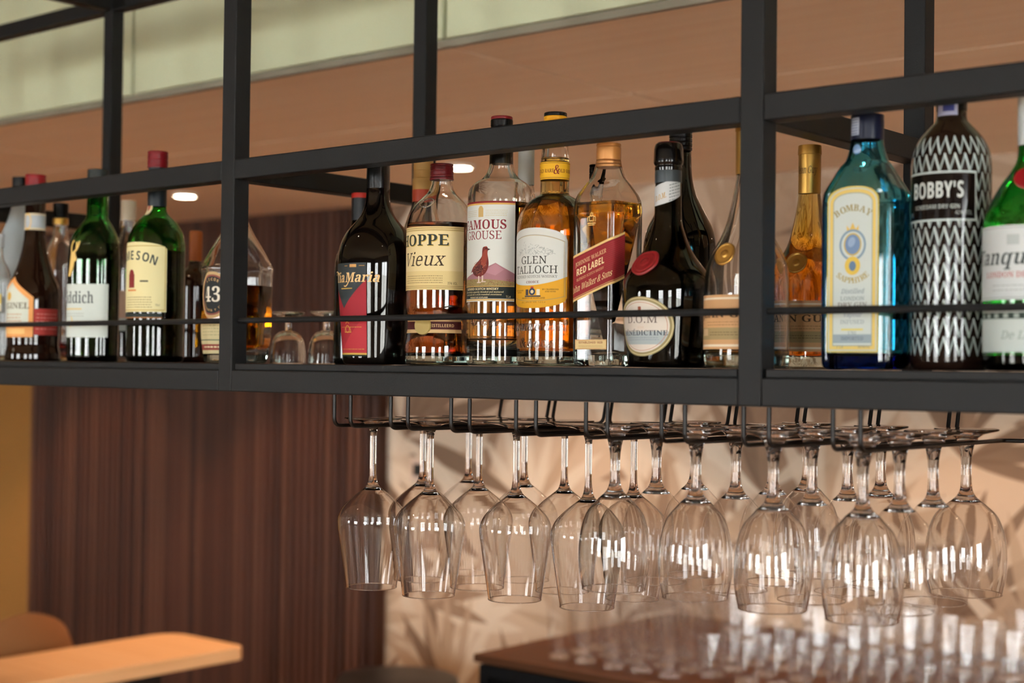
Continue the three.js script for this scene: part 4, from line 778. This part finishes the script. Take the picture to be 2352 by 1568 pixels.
// ---------------------------------------------------------------- behind the bar
const oak = (a, b, rx, ry) => { const m = woodTex(a, b); m.repeat.set(rx, ry); return m; };
{ // narrow wooden table at the left
  const t = thing('table', 'narrow oak table with rounded corners and dark panel base at lower left', 'table', [-2.08, 0, -0.1]);
  const w = 0.18, z0 = -1.56, z1 = 1.2, r = 0.1, s = new THREE.Shape();
  s.moveTo(-w, -z1); s.lineTo(w, -z1); s.lineTo(w, -z0 - 0.04); s.quadraticCurveTo(w, -z0, w - 0.04, -z0); s.lineTo(-w + r, -z0); s.quadraticCurveTo(-w, -z0, -w, -z0 - r); s.lineTo(-w, -z1);
  const g = new THREE.ExtrudeGeometry(s, { depth: 0.034, bevelEnabled: true, bevelSize: 0.003, bevelThickness: 0.003, bevelSegments: 2, curveSegments: 10 });
  g.rotateX(-Math.PI / 2);
  part('tabletop', g, std(0xffffff, 0.5, { map: oak([236, 192, 144], [216, 164, 112], 0.8, 1.6) }), t).position.y = 0.7075;
  part('base_panel', box(-0.14, 0.14, 0.02, 0.7075, z0 + 0.28, z1 - 0.3), std(0x15110f, 0.55), t);
  part('foot_plate', box(-0.17, 0.17, 0, 0.02, z0 + 0.2, z1 - 0.2, 0.004), std(0x15110f, 0.5), t);
}
{ // upholstered chair beyond the table
  const t = thing('tub_chair', 'brown velvet tub chair with rounded back behind the oak table', 'chair', [-2.64, 0, -1.2], rad(-90));
  const velvet = phys({ color: 0x8a5a30, roughness: 0.9, sheen: 0.6, sheenColor: new THREE.Color(0xa87844), sheenRoughness: 0.5 });
  const back = (r, d) => { // a bent shell whose top is arched
    const pos = [], idx = [], N = 28, Q = 8;
    for (const side of [0, 1]) for (let i = 0; i <= N; i++) for (let j = 0; j <= Q; j++) {
      const a = -1.75 + 3.5 * i / N, top = 0.845 - 0.34 * Math.pow(Math.abs(a) / 1.75, 1.7), v = j / Q, y = 0.40 + (top - 0.40) * v, q = r + (side ? d : 0) * (1 - 0.5 * Math.pow(v, 6)) + (side ? 0 : d * 0.3 * Math.pow(v, 6));
      pos.push(q * Math.sin(a), y, -q * Math.cos(a));
    }
    const W = Q + 1, S = (N + 1) * W, quad = (p, q, s, u) => idx.push(p, q, s, q, u, s);
    for (let i = 0; i < N; i++) for (let j = 0; j < Q; j++) { const p = i * W + j; quad(p, p + 1, p + W, p + W + 1); quad(S + p, S + p + W, S + p + 1, S + p + W + 1); }
    for (let i = 0; i < N; i++) { const p = i * W + Q; quad(p, S + p, p + W, S + p + W); const q = i * W; quad(q, q + W, S + q, S + q + W); }
    for (let j = 0; j < Q; j++) { quad(j, S + j, j + 1, S + j + 1); const p = N * W + j; quad(p, p + 1, S + p, S + p + 1); }
    const g = new THREE.BufferGeometry(); g.setAttribute('position', new THREE.Float32BufferAttribute(pos, 3)); g.setIndex(idx); g.computeVertexNormals(); return g;
  };
  part('backrest', back(0.25, 0.06), velvet, t);
  const seat = new THREE.CylinderGeometry(0.25, 0.24, 0.1, 40); part('seat', seat, velvet, t).position.y = 0.42;
  for (const [x, z] of [[0.17, 0.17], [-0.17, 0.17], [0.17, -0.17], [-0.17, -0.17]]) { const l = new THREE.CylinderGeometry(0.014, 0.01, 0.37, 14); part('leg', l, M.black, t).position.set(x, 0.185, z); }
}
{ // back counter with glass-fronted cabinets
  const t = thing('back_counter', 'dark back bar counter with brown wooden top and glass doors', 'counter', [-1.0, 0, -2.62]);
  const len = 4.6, dep = 0.935, h = 0.8355;
  part('worktop', box(0, len, h - 0.022, h, 0, dep, 0.003), phys({ color: 0xffffff, roughness: 0.6, specularIntensity: 0.3, map: oak([80, 46, 22], [58, 33, 15], 0.6, 1.4) }), t);
  part('cabinet', mergeGeometries([box(0.01, 0.03, 0.08, h - 0.022, 0.02, dep - 0.03), box(len - 0.03, len - 0.01, 0.08, h - 0.022, 0.02, dep - 0.03), box(0.03, len - 0.03, 0.08, 0.1, 0.02, dep - 0.03), box(0.03, len - 0.03, 0.1, h - 0.022, 0.02, 0.04)]), std(0x14110f, 0.5), t);
  part('plinth', box(0.04, len - 0.04, 0, 0.08, 0.04, dep - 0.08), M.black, t);
  const dark = phys({ color: 0x2a2a2a, roughness: 0.02, transmission: 1, thickness: 0, ior: 1.5 });
  for (let i = 0; i < 8; i++) {
    const a = 0.012 + i * (len - 0.024) / 8, b = 0.012 + (i + 1) * (len - 0.024) / 8 - 0.006, d = new THREE.Group(); d.name = 'door'; t.add(d);
    part('door_frame', mergeGeometries([box(a, a + 0.03, 0.1, h - 0.028, dep - 0.03, dep - 0.012), box(b - 0.03, b, 0.1, h - 0.028, dep - 0.03, dep - 0.012), box(a + 0.03, b - 0.03, 0.1, 0.13, dep - 0.03, dep - 0.012), box(a + 0.03, b - 0.03, h - 0.058, h - 0.028, dep - 0.03, dep - 0.012)]), M.black, d);
    part('door_pane', box(a + 0.03, b - 0.03, 0.13, h - 0.058, dep - 0.024, dep - 0.02), dark, d);
    part('handle', box(b - 0.022, b - 0.012, 0.36, 0.56, dep - 0.012, dep, 0.002), M.frame, d);
  }
}
{ // tumblers on the counter
  const mm = (p) => p.map(([r, y]) => [r / 1000, y / 1000]);
  const make = (name, label, h, r0, r1, group) => {
    const t = thing(name, label, 'glass', [0, 0, 0], 0, group);
    part('wall', loft(smooth(mm([[r0, 9], [r1, h - 1.4], [r1 - 1, h - 0.6], [r1 - 1.6, h - 1.4], [r0 - 1.6, 10]])), 32), M.bowl, t);
    const rim = new THREE.TorusGeometry((r1 - 0.3) / 1000, 0.001, 8, 36); rim.rotateX(Math.PI / 2); rim.translate(0, (h - 1) / 1000, 0);
    part('rim', rim, M.glass, t);
    part('base', loft(smooth(mm([[0, 0.6], [r0 - 2, 0.5], [r0 - 0.3, 2], [r0, 9], [0, 10]])), 32), M.bowl, t);
    return t;
  };
  const high = make('highball_glass', 'tall clear highball glass in the rows on the back counter', 176, 29, 35, 'highball glasses on the back counter');
  const low = make('tumbler', 'clear stacked tumbler on the back counter', 100, 31, 38, 'stacked tumblers on the back counter');
  const y = 0.8355 + 0.0003; let nh = 0, nl = 0;
  const put = (proto, first, x, yy, z, label) => { const o = first ? proto : proto.clone(); if (!first) { o.name = numbered(proto.name); o.userData = { ...proto.userData }; scene.add(o); } o.position.set(x, yy, z); o.userData.label = label; };
  for (let i = 0; i < 5; i++) for (let j = 0; j < 4; j++) put(high, !nh++, -0.79 + i * 0.088 + rr(-0.006, 0.006), y, -1.79 - j * 0.092 + rr(-0.006, 0.006), `tall clear highball glass at the counter's left end, ${ROW[j]} row, ${ORD[i]} from the left`);
  for (let i = 0; i < 9; i++) for (let j = 0; j < 4; j++) { const x = -0.36 + i * 0.094 + rr(-0.007, 0.007), z = -1.87 - j * 0.1 + rr(-0.007, 0.007), n = 1 + Math.floor(rnd() * 1.99); for (let q = 0; q < n; q++) put(low, !nl++, x, y + q * 0.1012, z, `clear tumbler on the back counter, ${ROW[j]} row, ${n > 1 ? (q ? 'upper of' : 'lower of') : 'alone as'} ${ORD[i]} stack from left`); }
  for (let i = 0; i < 3; i++) for (let j = 0; j < 3; j++) put(high, !nh++, 0.52 + i * 0.088, y, -1.84 - j * 0.092, `tall clear glass in the right-hand block on the counter, ${ROW[j]} row, ${ORD[i]} from left`);
  for (let i = 0; i < 3; i++) for (let j = 0; j < 2; j++) put(high, !nh++, 0.56 + i * 0.088, y + 0.1772, -1.89 - j * 0.092, `tall clear glass stacked on the right-hand block of glasses, ${ROW[j]} row, ${ORD[i]} from left`);
}
{ // bin at the lower edge
  const t = thing('waste_bin', 'black rounded bin between the slatted wall and back counter', 'bin', [-1.78, 0, -2.2]);
  part('body', loft(smooth([[0, 0], [0.17, 0, 0.02], [0.19, 0.56]]), 40), std(0x0e0d0d, 0.5), t);
  part('lid', loft(smooth([[0.19, 0.56], [0.2, 0.562, 0.003], [0.2, 0.585, 0.012], [0.12, 0.598], [0, 0.6]]), 40), std(0x0e0d0d, 0.4), t);
}
{ // wall switch
  const t = thing('light_switch', 'white wall switch plate with black centre on the papered wall', 'switch', [-2.118, 1.225, BACK]);
  part('plate', box(-0.04, 0.04, -0.04, 0.04, 0, 0.008, 0.002), std(0xcdb8aa, 0.5), t);
  part('rocker', box(-0.022, 0.022, -0.022, 0.022, 0.008, 0.012, 0.001), std(0x0e1412, 0.4), t);
}
scene.traverse((o) => { if (o.isMesh) o.castShadow = o.receiveShadow = true; });
renderer.render(scene, camera);
